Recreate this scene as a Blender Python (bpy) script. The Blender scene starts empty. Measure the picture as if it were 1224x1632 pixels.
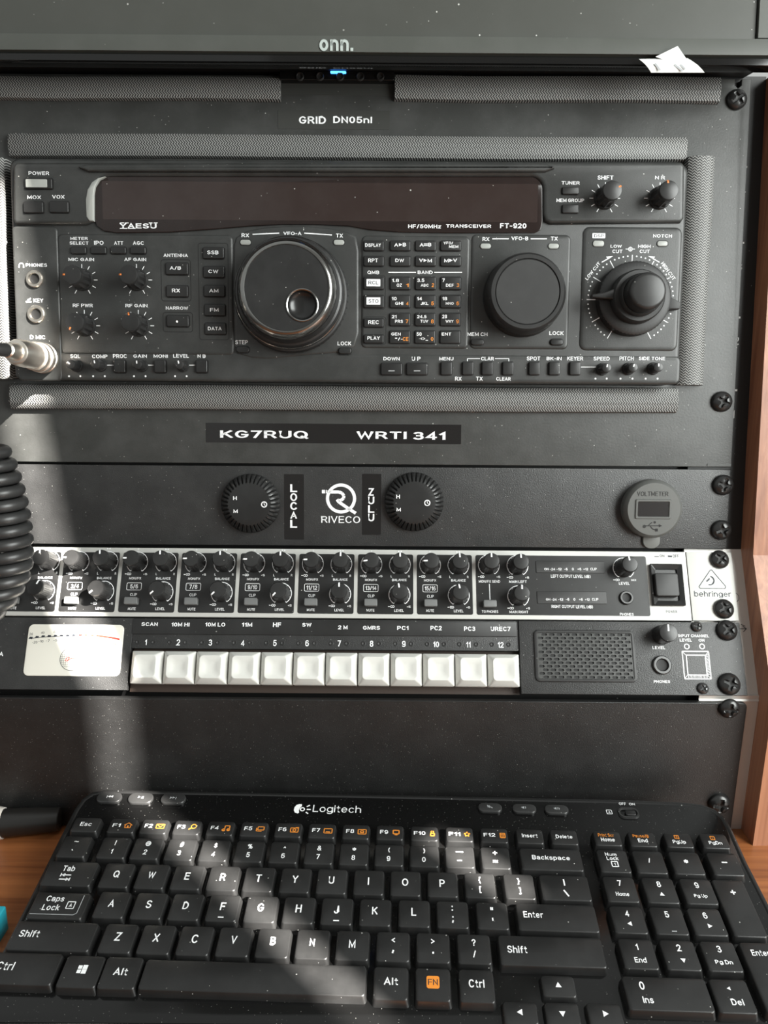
import bpy, math, random
import numpy as np
from mathutils import Matrix, Vector
random.seed(4)
SC = bpy.context.scene
COL = SC.collection

# ---------------------------------------------------------------- camera
FPX = 1226.0
PITCH, ROLL = math.radians(14), math.radians(.43)
OFF = np.array([0, 0, 1.043])
X0 = np.array([1., 0, 0])
FW = np.array([0, math.cos(PITCH), -math.sin(PITCH)])
U0 = np.array([0, math.sin(PITCH), math.cos(PITCH)])
RT = math.cos(ROLL) * X0 + math.sin(ROLL) * U0
UP = -math.sin(ROLL) * X0 + math.cos(ROLL) * U0
cd = bpy.data.cameras.new('camera')
cam = bpy.data.objects.new('camera', cd)
COL.objects.link(cam)
cd.sensor_fit = 'VERTICAL'; cd.sensor_height = 36; cd.lens = 36 * FPX / 1632
cd.clip_start = .02
M = Matrix.Identity(4)
for i in range(3):
    M[i][0], M[i][1], M[i][2], M[i][3] = RT[i], UP[i], -FW[i], OFF[i]
cam.matrix_world = M
SC.camera = cam

# ---------------------------------------------------------------- light
SC.view_settings.view_transform = 'Standard'
SC.view_settings.look = 'None'
SC.view_settings.exposure = .82
SC.view_settings.gamma = 1.0
SC.view_settings.use_curve_mapping = False
W = bpy.data.worlds.new('room_light'); SC.world = W; W.use_nodes = True
wn = W.node_tree.nodes; wl = W.node_tree.links
bg = wn['Background']
tc = wn.new('ShaderNodeTexCoord'); sx = wn.new('ShaderNodeSeparateXYZ'); rp = wn.new('ShaderNodeValToRGB')
mr = wn.new('ShaderNodeMapRange'); mr.inputs['From Min'].default_value = -1; mr.inputs['From Max'].default_value = 1
wl.new(tc.outputs['Generated'], sx.inputs[0]); wl.new(sx.outputs['Z'], mr.inputs['Value']); wl.new(mr.outputs[0], rp.inputs[0])
rp.color_ramp.elements[0].position = .30; rp.color_ramp.elements[0].color = (.13, .125, .115, 1)
rp.color_ramp.elements[1].position = .60; rp.color_ramp.elements[1].color = (.72, .74, .72, 1)
wl.new(rp.outputs[0], bg.inputs['Color']); bg.inputs['Strength'].default_value = .42
SUN_EL = math.radians(36)
SUN_AZ = math.radians(48)
AZ = np.array([math.sin(SUN_AZ), -math.cos(SUN_AZ), 0])     # towards the sun
TG = np.array([AZ[1] * -1, AZ[0], 0])                                            # along the added slit wall
S = AZ * math.cos(SUN_EL) + np.array([0, 0, math.sin(SUN_EL)])
sd = bpy.data.lights.new('sun', 'SUN'); sd.energy = 30; sd.angle = math.radians(.45); sd.color = (1, .95, .88)
so = bpy.data.objects.new('sun', sd); COL.objects.link(so)
so.rotation_euler = Vector(S).to_track_quat('Z', 'Y').to_euler(); so.location = S * 3 + OFF
ad = bpy.data.lights.new('window_light', 'AREA'); ad.energy = 13; ad.shape = 'RECTANGLE'; ad.size = .6; ad.size_y = .8; ad.color = (.96, 1, .97)
ao = bpy.data.objects.new('window_light', ad); COL.objects.link(ao)
apos = np.array([.82, -.20, .24]); atar = np.array([.05, .43, -.12])
ao.location = apos + OFF; ao.rotation_euler = Vector(apos - atar).to_track_quat('Z', 'Y').to_euler()

# ---------------------------------------------------------------- frames (planes of the place)
def ray(px, py): return FW + RT * (px - 612) / FPX - UP * (py - 816) / FPX
class Frame:
    def __init__(s, lean, pt, yaw=0):
        l, y = math.radians(lean), math.radians(yaw)
        r = np.array([[math.cos(y), -math.sin(y), 0], [math.sin(y), math.cos(y), 0], [0, 0, 1]])
        s.x = r @ X0; s.y = r @ np.array([0, math.sin(l), math.cos(l)]); s.n = r @ np.array([0, -math.cos(l), math.sin(l)]); s.o = pt
    def hit(s, px, py, h=0):
        d = ray(px, py); o = s.o + s.n * h
        return d * ((o @ s.n) / (d @ s.n))
    def uv(s, px, py, h=0):
        P = s.hit(px, py, h) - s.o
        return float(P @ s.x), float(P @ s.y)
    def box(s, cx, cy, w, hh, h=0):
        u, v = s.uv(cx, cy, h)
        a = s.uv(cx - w / 2, cy, h)[0]; b = s.uv(cx + w / 2, cy, h)[0]
        c = s.uv(cx, cy - hh / 2, h)[1]; d = s.uv(cx, cy + hh / 2, h)[1]
        return u, v, b - a, c - d
    def world(s, u, v, h=0): return s.o + s.x * u + s.y * v + s.n * h
FM = Frame(29.4, ray(612, 990) * .461)
FU = Frame(8.3, FM.hit(612, 873))
FL = Frame(0, FM.hit(612, 1112))
FK = Frame(90 - 10.8, ray(612, 1390) * .400, -1.65)
DESK = -.3022
FD = Frame(90, np.array([0, .35, DESK]))

# ---------------------------------------------------------------- materials
MATS = {}
def mat(name, col, rough=.5, metal=0., spec=.5, dust=0., dscale=420, bump=None, smudge=.0, emit=None, coat=0., dcol=(.55, .55, .52)):
    if name in MATS: return MATS[name]
    m = bpy.data.materials.new(name); m.use_nodes = True
    nt = m.node_tree; N = nt.nodes; L = nt.links; b = N['Principled BSDF']
    b.inputs['Base Color'].default_value = (*col, 1); b.inputs['Roughness'].default_value = rough
    b.inputs['Metallic'].default_value = metal; b.inputs['Specular IOR Level'].default_value = spec
    b.inputs['Coat Weight'].default_value = coat
    if emit:
        b.inputs['Emission Color'].default_value = (*emit[0], 1); b.inputs['Emission Strength'].default_value = emit[1]
    t = N.new('ShaderNodeTexCoord')
    src = None
    if smudge or dust:
        mx = N.new('ShaderNodeMix'); mx.data_type = 'RGBA'
        mx.inputs['A'].default_value = (*col, 1)
        mx.inputs['B'].default_value = (*[c * 1.0 + smudge * .25 for c in col], 1)
        nz = N.new('ShaderNodeTexNoise'); nz.inputs['Scale'].default_value = 38; nz.inputs['Detail'].default_value = 6; nz.inputs['Roughness'].default_value = .65
        rr = N.new('ShaderNodeMapRange'); rr.inputs['From Min'].default_value = .42; rr.inputs['From Max'].default_value = .75
        L.new(t.outputs['Object'], nz.inputs['Vector']); L.new(nz.outputs['Fac'], rr.inputs['Value']); L.new(rr.outputs[0], mx.inputs['Factor'])
        src = mx.outputs['Result']
    if dust:
        vo = N.new('ShaderNodeTexVoronoi'); vo.inputs['Scale'].default_value = dscale
        L.new(t.outputs['Object'], vo.inputs['Vector'])
        sp = N.new('ShaderNodeSeparateColor'); L.new(vo.outputs['Color'], sp.inputs[0])
        th = N.new('ShaderNodeMapRange'); th.inputs['From Min'].default_value = 1 - dust; th.inputs['From Max'].default_value = 1
        th.inputs['To Min'].default_value = 0.0; th.inputs['To Max'].default_value = .135
        L.new(sp.outputs[0], th.inputs['Value'])
        lt = N.new('ShaderNodeMath'); lt.operation = 'LESS_THAN'; L.new(vo.outputs['Distance'], lt.inputs[0]); L.new(th.outputs[0], lt.inputs[1])
        fa = N.new('ShaderNodeMath'); fa.operation = 'MULTIPLY'; L.new(lt.outputs[0], fa.inputs[0]); L.new(sp.outputs[1], fa.inputs[1])
        m2 = N.new('ShaderNodeMix'); m2.data_type = 'RGBA'; L.new(fa.outputs[0], m2.inputs['Factor']); L.new(src, m2.inputs['A'])
        m2.inputs['B'].default_value = (*dcol, 1); src = m2.outputs['Result']
    if src: L.new(src, b.inputs['Base Color'])
    if bump:
        nb = N.new('ShaderNodeTexNoise'); nb.inputs['Scale'].default_value = bump[0]; nb.inputs['Detail'].default_value = 3
        bp = N.new('ShaderNodeBump'); bp.inputs['Strength'].default_value = bump[1]; bp.inputs['Distance'].default_value = bump[2] if len(bump) > 2 else .0004
        L.new(t.outputs['Object'], nb.inputs['Vector']); L.new(nb.outputs['Fac'], bp.inputs['Height']); L.new(bp.outputs[0], b.inputs['Normal'])
    MATS[name] = m
    return m
def wood(name, c1, c2, axis, sc=1.0):
    m = bpy.data.materials.new(name); m.use_nodes = True
    N = m.node_tree.nodes; L = m.node_tree.links; b = N['Principled BSDF']
    t = N.new('ShaderNodeTexCoord'); mp = N.new('ShaderNodeMapping'); L.new(t.outputs['Object'], mp.inputs[0])
    s = [300 * sc] * 3; s[axis] = 9 * sc; mp.inputs['Scale'].default_value = s
    nz = N.new('ShaderNodeTexNoise'); nz.inputs['Scale'].default_value = 1; nz.inputs['Detail'].default_value = 5; nz.inputs['Distortion'].default_value = .6
    L.new(mp.outputs[0], nz.inputs['Vector'])
    n2 = N.new('ShaderNodeTexNoise'); mp2 = N.new('ShaderNodeMapping'); s2 = [60.] * 3; s2[axis] = 4; mp2.inputs['Scale'].default_value = s2
    L.new(t.outputs['Object'], mp2.inputs[0]); L.new(mp2.outputs[0], n2.inputs['Vector']); n2.inputs['Scale'].default_value = 1; n2.inputs['Detail'].default_value = 3
    ad_ = N.new('ShaderNodeMath'); ad_.operation = 'ADD'; L.new(nz.outputs['Fac'], ad_.inputs[0]); L.new(n2.outputs['Fac'], ad_.inputs[1])
    r = N.new('ShaderNodeValToRGB'); mrr = N.new('ShaderNodeMapRange'); mrr.inputs['From Min'].default_value = .7; mrr.inputs['From Max'].default_value = 1.25
    L.new(ad_.outputs[0], mrr.inputs['Value']); L.new(mrr.outputs[0], r.inputs[0])
    r.color_ramp.elements[0].color = (*c1, 1); r.color_ramp.elements[1].color = (*c2, 1)
    L.new(r.outputs[0], b.inputs['Base Color']); b.inputs['Roughness'].default_value = .38
    bp = N.new('ShaderNodeBump'); bp.inputs['Strength'].default_value = .25; bp.inputs['Distance'].default_value = .0004
    L.new(nz.outputs['Fac'], bp.inputs['Height']); L.new(bp.outputs[0], b.inputs['Normal'])
    MATS[name] = m; return m
def weave(name, along, across):
    m = bpy.data.materials.new(name); m.use_nodes = True
    N = m.node_tree.nodes; L = m.node_tree.links; b = N['Principled BSDF']
    t = N.new('ShaderNodeTexCoord'); s = N.new('ShaderNodeSeparateXYZ'); L.new(t.outputs['Object'], s.inputs[0])
    def mth(op, a, b_=None):
        n = N.new('ShaderNodeMath'); n.operation = op
        for i, v in ((0, a), (1, b_)):
            if v is None: continue
            if isinstance(v, (int, float)): n.inputs[i].default_value = v
            else: L.new(v, n.inputs[i])
        return n.outputs[0]
    u = s.outputs[along]; w = s.outputs[across]
    rw = mth('MULTIPLY', w, 1 / .00135)
    row = mth('FLOOR', rw); loc = mth('SUBTRACT', mth('FRACT', rw), .5)
    sg = mth('SUBTRACT', mth('MULTIPLY', mth('FLOORED_MODULO', row, 2.), 2.), 1.)
    ph = mth('ADD', mth('MULTIPLY', u, 1 / .00155), mth('MULTIPLY', mth('MULTIPLY', loc, .75), sg))
    fr = mth('FRACT', mth('ADD', ph, mth('MULTIPLY', row, .31)))
    pp = mth('PINGPONG', fr, .5)
    r = N.new('ShaderNodeValToRGB'); L.new(pp, r.inputs[0])
    r.color_ramp.elements[0].position = .20; r.color_ramp.elements[0].color = (.018, .018, .018, 1)
    r.color_ramp.elements[1].position = .38; r.color_ramp.elements[1].color = (.30, .30, .29, 1)
    L.new(r.outputs[0], b.inputs['Base Color']); b.inputs['Roughness'].default_value = .5
    bp = N.new('ShaderNodeBump'); bp.inputs['Strength'].default_value = .7; bp.inputs['Distance'].default_value = .0003
    L.new(pp, bp.inputs['Height']); L.new(bp.outputs[0], b.inputs['Normal'])
    MATS[name] = m; return m

mat('panel_paint', (.036, .037, .035), .42, dust=.45, dscale=480, smudge=.10, bump=(900, .15))
mat('blank_shaded_paint', (.011, .011, .011), .38, dust=.9, dscale=950, smudge=.03, bump=(1500, .45))  # grained black paint with the lower panel's shade put into its colour
mat('grained_paint', (.022, .022, .022), .42, dust=.6, dscale=700, smudge=.06, bump=(1500, .45))
mat('radio_shell', (.028, .029, .028), .40, dust=.4, dscale=380, smudge=.09, bump=(2200, .15))
mat('black_plastic', (.014, .014, .014), .33, dust=.25, dscale=420, smudge=.04)
mat('rubber', (.016, .016, .016), .5, dust=.1, smudge=.05)
mat('knob_black', (.016, .016, .016), .36, dust=.2, dscale=420, smudge=.05)
mat('groove_black', (.005, .005, .005), .6)
mat('print_white', (.90, .91, .92), .5)
mat('print_grey', (.35, .36, .37), .5)
mat('print_orange', (.75, .25, .03), .5)
mat('print_red', (.65, .05, .03), .5)
mat('print_dark', (.03, .035, .045), .5)
mat('tick_orange', (.75, .22, .05), .5)
mat('chrome', (.72, .71, .69), .12, metal=1)
mat('plug_metal', (.92, .86, .78), .34, metal=1, bump=(300, .05))
mat('jack_ring', (.62, .58, .52), .3, metal=1)
mat('silver_plate', (.52, .52, .495), .45, metal=.1, dust=.03, smudge=.05)
mat('grey_light', (.35, .36, .34), .35)
mat('glass_brown', (.016, .010, .009), .10, dust=.22, dscale=300, smudge=.02)
mat('screen_brown', (.028, .018, .016), .16, dust=.25, dscale=320, smudge=.03)
mat('tape_black', (.012, .011, .011), .14, dust=.05)
mat('tape_clear', (.038, .039, .036), .34, dust=.1)
mat('cap_white', (.66, .66, .625), .42)
mat('meter_cream', (.80, .78, .70), .35)
mat('brown_recess', (.035, .022, .016), .5)
mat('voltmeter_grey', (.095, .097, .092), .45)
mat('voltmeter_tab', (.12, .122, .115), .5)
mat('volt_glass', (.02, .018, .018), .2)
mat('mute_grey', (.15, .155, .155), .45)
mat('screw_black', (.03, .03, .03), .3, metal=.5, spec=.8)
mat('screw_grey', (.10, .10, .10), .3, metal=.8)
mat('tv_bezel', (.070, .074, .066), .45, dust=.08, dscale=300, smudge=.05)
mat('tv_screen', (.060, .062, .055), .42, dust=.4, dscale=260, smudge=.03)
mat('tv_gloss', (.006, .006, .006), .06)
mat('tv_under', (.006, .006, .006), .55, dust=.2, dscale=500)
mat('logo_grey', (.45, .50, .48), .5)
mat('blue_light', (.02, .1, .6), .3, emit=((.04, .25, 1.0), 4.0))
mat('paper', (.72, .73, .71), .6)
mat('cord_black', (.026, .026, .026), .38, smudge=.03)
mat('kb_body', (.004, .004, .004), .12, dust=.9, dscale=900, smudge=.0, dcol=(.4, .4, .37))
mat('kb_rim', (.012, .012, .012), .25, dust=.2)
mat('kb_key', (.011, .011, .011), .36, dust=.3, dscale=420, smudge=.04)
mat('kb_btn', (.026, .026, .026), .3, dust=.1)
mat('rail_black', (.008, .008, .008), .45, dust=.15)
mat('rail_metal', (.58, .56, .53), .4, metal=.35, smudge=.05)
mat('wall_paint', (.75, .73, .70), .8)
mat('tube_black', (.014, .013, .012), .3)
mat('tube_clear', (.75, .70, .64), .2)
mat('teal', (.02, .33, .42), .45)
wood('desk_wood', (.19, .058, .019), (.40, .145, .048), 0)
wood('side_wood', (.21, .080, .042), (.40, .180, .100), 2)
weave('weave_across', 0, 1); weave('weave_down', 1, 0)

# ---------------------------------------------------------------- mesh builder
_tc = {}
# ---------------------------------------------------------------- a plain stroke alphabet (cap height 1)
def _a(cx, cy, rx, ry, a0, a1, n=8): return [(cx + rx * math.cos(math.radians(a0 + (a1 - a0) * i / n)), cy + ry * math.sin(math.radians(a0 + (a1 - a0) * i / n))) for i in range(n + 1)]
def _o(w, y0, y1): c = (y0 + y1) / 2; return _a(w / 2, c, w / 2, (y1 - y0) / 2, 0, 360, 20)
_bowl = lambda w, y0, y1: [(0, y0), (w - (y1 - y0) / 2, y0)] + _a(w - (y1 - y0) / 2, (y0 + y1) / 2, (y1 - y0) / 2, (y1 - y0) / 2, -90, 90, 8) + [(0, y1)]
_xo = _a(.27, .35, .27, .35, 0, 360, 16)
GL = {
 'A': (.66, [[(0, 0), (.33, 1), (.66, 0)], [(.12, .32), (.54, .32)]]), 'B': (.58, [[(0, 0), (0, 1)], _bowl(.54, .53, 1), _bowl(.58, 0, .53)]),
 'C': (.64, [_a(.34, .5, .34, .5, 42, 318, 14)]), 'D': (.64, [[(0, 0), (0, 1), (.26, 1)] + _a(.26, .5, .38, .5, 90, -90, 10) + [(0, 0)]]),
 'E': (.52, [[(.52, 0), (0, 0), (0, 1), (.52, 1)], [(0, .52), (.47, .52)]]), 'F': (.5, [[(0, 0), (0, 1), (.5, 1)], [(0, .5), (.44, .5)]]),
 'G': (.66, [_a(.34, .5, .34, .5, 42, 335, 14) + [(.66, .46), (.38, .46)]]), 'H': (.6, [[(0, 0), (0, 1)], [(.6, 0), (.6, 1)], [(0, .52), (.6, .52)]]),
 'I': (0, [[(0, 0), (0, 1)]]), 'J': (.44, [[(.44, 1), (.44, .22)] + _a(.22, .22, .22, .22, 0, -180)]), 'K': (.6, [[(0, 0), (0, 1)], [(.56, 1), (0, .38)], [(.2, .58), (.6, 0)]]),
 'L': (.48, [[(0, 1), (0, 0), (.48, 0)]]), 'M': (.74, [[(0, 0), (0, 1), (.37, .15), (.74, 1), (.74, 0)]]), 'N': (.6, [[(0, 0), (0, 1), (.6, 0), (.6, 1)]]),
 'O': (.7, [_o(.7, 0, 1)]), 'P': (.56, [[(0, 0), (0, 1)], _bowl(.56, .44, 1)]), 'Q': (.7, [_o(.7, 0, 1), [(.42, .24), (.72, -.04)]]), 'R': (.6, [[(0, 0), (0, 1)], _bowl(.56, .46, 1), [(.34, .46), (.6, 0)]]),
 'S': (.56, [_a(.28, .75, .26, .25, 25, 210, 8) + [(.16, .56), (.42, .46)] + _a(.28, .26, .28, .26, 20, -160, 9)]), 'T': (.6, [[(0, 1), (.6, 1)], [(.3, 0), (.3, 1)]]),
 'U': (.6, [[(0, 1), (0, .3)] + _a(.3, .3, .3, .3, 180, 360) + [(.6, 1)]]), 'V': (.64, [[(0, 1), (.32, 0), (.64, 1)]]), 'W': (.92, [[(0, 1), (.22, 0), (.46, .9), (.7, 0), (.92, 1)]]),
 'X': (.6, [[(0, 0), (.6, 1)], [(0, 1), (.6, 0)]]), 'Y': (.62, [[(0, 1), (.31, .46), (.62, 1)], [(.31, .46), (.31, 0)]]), 'Z': (.56, [[(0, 1), (.56, 1), (0, 0), (.56, 0)]]),
 '0': (.52, [_o(.52, 0, 1)]), '1': (.22, [[(0, .74), (.22, .98), (.22, 0)]]), '2': (.52, [_a(.26, .72, .25, .28, 165, -25, 9) + [(0, 0), (.52, 0)]]),
 '3': (.52, [_a(.25, .76, .24, .24, 150, -80, 8), _a(.25, .27, .27, .27, 80, -150, 8), [(.18, .53), (.3, .53)]]), '4': (.56, [[(.42, 0), (.42, 1), (0, .28), (.56, .28)]]),
 '5': (.52, [[(.48, 1), (.08, 1), (.04, .52)] + _a(.25, .32, .27, .32, 130, -150, 9)]), '6': (.52, [_a(.27, .7, .26, .3, 40, 180, 6) + [(0, .34)], _o(.52, 0, .62)]),
 '7': (.5, [[(0, 1), (.5, 1), (.16, 0)]]), '8': (.52, [_o(.52, 0, .54), [(x + .03, y) for x, y in _o(.46, .54, 1)]]), '9': (.52, [_o(.52, .38, 1), _a(.25, .3, .27, .3, 0, -140, 6) + [], [(.52, .3), (.52, .68)]]),
 'a': (.48, [_a(.22, .5, .24, .22, 160, 0, 7) + [(.46, 0)], _a(.22, .2, .22, .2, 0, 360, 14)]), 'b': (.54, [[(0, 0), (0, 1.02)], _xo]), 'c': (.48, [_a(.26, .35, .26, .35, 45, 315, 12)]), 'd': (.54, [[(.54, 0), (.54, 1.02)], _xo]),
 'e': (.54, [[(.02, .36), (.54, .36)] + _a(.27, .35, .27, .35, 0, 310, 14)]), 'f': (.3, [[(.12, 0), (.12, .8)] + _a(.28, .8, .16, .2, 180, 80, 5), [(0, .66), (.3, .66)]]), 'g': (.54, [_xo, [(.54, .7), (.54, -.06)] + _a(.27, -.06, .27, .22, 0, -150, 8)]),
 'h': (.5, [[(0, 0), (0, 1.02)], _a(.25, .42, .25, .28, 180, 0, 8) + [(.5, 0)]]), 'i': (0, [[(0, 0), (0, .7)], [(0, .9), (0, 1.0)]]), 'k': (.46, [[(0, 0), (0, 1.02)], [(.44, .7), (0, .28)], [(.16, .43), (.46, 0)]]), 'l': (0, [[(0, 0), (0, 1.02)]]),
 'm': (.8, [[(0, 0), (0, .7)], _a(.2, .46, .2, .24, 180, 0, 6) + [(.4, 0)], _a(.6, .46, .2, .24, 180, 0, 6) + [(.8, 0)]]), 'n': (.5, [[(0, 0), (0, .7)], _a(.25, .42, .25, .28, 180, 0, 8) + [(.5, 0)]]), 'o': (.54, [_xo]), 'p': (.54, [[(0, -.26), (0, .7)], _xo]),
 'r': (.3, [[(0, 0), (0, .7)], _a(.26, .42, .26, .28, 180, 75, 6)]), 's': (.44, [_a(.22, .52, .2, .18, 30, 200, 7) + [(.14, .4), (.32, .32)] + _a(.22, .19, .22, .19, 30, -160, 7)]), 't': (.28, [[(.12, .92), (.12, .18)] + _a(.26, .18, .14, .18, 180, 280, 5), [(0, .68), (.28, .68)]]),
 'u': (.5, [[(0, .7), (0, .26)] + _a(.25, .26, .25, .26, 180, 360, 8) + [(.5, .7)], [(.5, 0), (.5, .7)]]), 'v': (.5, [[(0, .7), (.25, 0), (.5, .7)]]), 'x': (.48, [[(0, 0), (.48, .7)], [(0, .7), (.48, 0)]]), 'y': (.5, [[(0, .7), (.26, 0)], [(.5, .7), (.2, -.26)]]),
 'z': (.44, [[(0, .7), (.44, .7), (0, 0), (.44, 0)]]), 'w': (.72, [[(0, .7), (.18, 0), (.36, .66), (.54, 0), (.72, .7)]]),
 '/': (.34, [[(0, -.05), (.34, 1.05)]]), '.': (0, [[(0, 0), (0, .06)]]), ',': (.06, [[(.06, .06), (0, -.16)]]), ':': (0, [[(0, .04), (0, .1)], [(0, .6), (0, .66)]]), ';': (.06, [[(.06, .06), (0, -.16)], [(.06, .6), (.06, .66)]]),
 "'": (0, [[(0, .72), (0, 1)]]), '"': (.2, [[(0, .72), (0, 1)], [(.2, .72), (.2, 1)]]), '-': (.3, [[(0, .42), (.3, .42)]]), '_': (.55, [[(0, -.1), (.55, -.1)]]), '+': (.52, [[(0, .45), (.52, .45)], [(.26, .19), (.26, .71)]]), '=': (.52, [[(0, .3), (.52, .3)], [(0, .62), (.52, .62)]]),
 '*': (.36, [[(.18, .6), (.18, 1)], [(0, .7), (.36, .9)], [(0, .9), (.36, .7)]]), '(': (.2, [_a(.36, .42, .36, .62, 125, 235, 8)]), ')': (.2, [_a(-.16, .42, .36, .62, 55, -55, 8)]), '[': (.2, [[(.2, 1.05), (0, 1.05), (0, -.2), (.2, -.2)]]), ']': (.2, [[(0, 1.05), (.2, 1.05), (.2, -.2), (0, -.2)]]),
 '{': (.28, [[(.28, 1.05), (.14, 1), (.13, .55), (0, .42), (.13, .3), (.14, -.15), (.28, -.2)]]), '}': (.28, [[(0, 1.05), (.14, 1), (.15, .55), (.28, .42), (.15, .3), (.14, -.15), (0, -.2)]]), '<': (.46, [[(.46, .78), (0, .45), (.46, .12)]]), '>': (.46, [[(0, .78), (.46, .45), (0, .12)]]),
 '?': (.48, [_a(.24, .74, .24, .26, 170, -50, 8) + [(.24, .44), (.24, .28)], [(.24, 0), (.24, .06)]]), '!': (0, [[(0, .3), (0, 1)], [(0, 0), (0, .06)]]), '#': (.56, [[(.1, 0), (.22, 1)], [(.36, 0), (.48, 1)], [(0, .34), (.54, .34)], [(.04, .66), (.58, .66)]]),
 '$': (.56, [_a(.28, .72, .26, .2, 25, 210, 8) + [(.16, .54), (.42, .46)] + _a(.28, .28, .28, .22, 20, -160, 9), [(.28, -.1), (.28, 1.08)]]), '%': (.8, [_a(.16, .76, .16, .22, 0, 360, 12), _a(.64, .22, .16, .22, 0, 360, 12), [(.22, 0), (.58, 1)]]),
 '^': (.44, [[(0, .6), (.22, 1), (.44, .6)]]), '&': (.66, [[(.66, 0), (.14, .68)] + _a(.3, .8, .17, .2, 220, -40, 9) + [(.1, .42)] + _a(.25, .22, .25, .22, 130, 340, 9) + [(.6, .44)]]), '~': (.5, [_a(.13, .45, .13, .1, 180, 0, 5) + _a(.38, .47, .12, .1, 180, 360, 5)]), '`': (.14, [[(0, 1), (.14, .78)]]),
 '@': (.9, [_a(.45, .45, .45, .5, -50, 300, 18), _a(.43, .45, .18, .2, 0, 360, 12), [(.63, .66), (.62, .36)] + _a(.72, .36, .1, .1, 180, 300, 4)])}
def _stroke(P, w):
    closed = math.hypot(P[0][0] - P[-1][0], P[0][1] - P[-1][1]) < 1e-6 and len(P) > 3
    if closed: P = P[:-1]
    n = len(P); A, B = [], []
    for i in range(n):
        a, b, c = P[i - 1] if (i or closed) else None, P[i], P[(i + 1) % n] if (i < n - 1 or closed) else None
        d1 = ((b[0] - a[0]), (b[1] - a[1])) if a else None; d2 = ((c[0] - b[0]), (c[1] - b[1])) if c else None
        d1 = d1 or d2; d2 = d2 or d1
        l1, l2 = math.hypot(*d1) or 1e-9, math.hypot(*d2) or 1e-9; n1 = (-d1[1] / l1, d1[0] / l1); n2 = (-d2[1] / l2, d2[0] / l2)
        mx_, my_ = n1[0] + n2[0], n1[1] + n2[1]; q = mx_ * mx_ + my_ * my_
        k = min(2 / max(q, 1e-6), 2.6 / max(math.sqrt(q), 1e-6)) * w / 2
        ex = ey = 0
        A.append((b[0] + mx_ * k, b[1] + my_ * k, 0)); B.append((b[0] - mx_ * k, b[1] - my_ * k, 0))
    if not closed:                       # square ends, half a stroke beyond the skeleton
        for i, j in ((0, 1), (n - 1, n - 2)):
            dx, dy = P[i][0] - P[j][0], P[i][1] - P[j][1]; l = math.hypot(dx, dy) or 1e-9
            for Q in (A, B): Q[i] = (Q[i][0] + dx / l * w * .42, Q[i][1] + dy / l * w * .42, 0)
    V = A + B; Fc = [(n + i, n + (i + 1) % n, (i + 1) % n, i) for i in range(n if closed else n - 1)]
    return V, Fc
def text_mesh(s, bold, shear, space):
    k = (s, bold, shear, space)
    if k in _tc: return _tc[k]
    w = .135 + bold * 2.1; x = 0; V = []; Fc = []
    for ch in s:
        if ch == ' ': x += .34; continue
        gw, st = GL[ch]; lower = ch.islower()
        for P in st:
            a, f = _stroke(P, w * (.94 if lower else 1)); b0 = len(V)
            V += [(x + q[0], q[1], 0) for q in a]; Fc += [tuple(b0 + j for j in g) for g in f]
        x += gw + w + .13 * space
    xs = [v[0] for v in V]; ys = [v[1] for v in V]
    r = (V, Fc, min(xs), max(xs), min(ys), max(ys)); _tc[k] = r
    return r
def rr(cx, cy, w, h, r, n=5):
    r = min(r, w / 2 - 1e-6, h / 2 - 1e-6); P = []
    for ax, ay, a0 in ((1, -1, -90), (1, 1, 0), (-1, 1, 90), (-1, -1, 180)):
        for i in range(n + 1):
            a = math.radians(a0 + 90 * i / n)
            P.append((cx + ax * (w / 2 - r) + r * math.cos(a), cy + ay * (h / 2 - r) + r * math.sin(a)))
    return P
def inset(P, d):
    n = len(P); A = sum(P[i][0] * P[(i + 1) % n][1] - P[(i + 1) % n][0] * P[i][1] for i in range(n)); sg = 1 if A > 0 else -1; Q = []
    for i in range(n):
        p0, p1, p2 = P[i - 1], P[i], P[(i + 1) % n]
        e1 = (p1[0] - p0[0], p1[1] - p0[1]); e2 = (p2[0] - p1[0], p2[1] - p1[1])
        l1 = math.hypot(*e1) or 1e-9; l2 = math.hypot(*e2) or 1e-9
        n1 = (-e1[1] / l1 * sg, e1[0] / l1 * sg); n2 = (-e2[1] / l2 * sg, e2[0] / l2 * sg)
        bx, by = n1[0] + n2[0], n1[1] + n2[1]; bl = bx * bx + by * by
        k = 2 * d / bl if bl > .5 else d
        Q.append((p1[0] + bx * k, p1[1] + by * k))
    return Q
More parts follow.
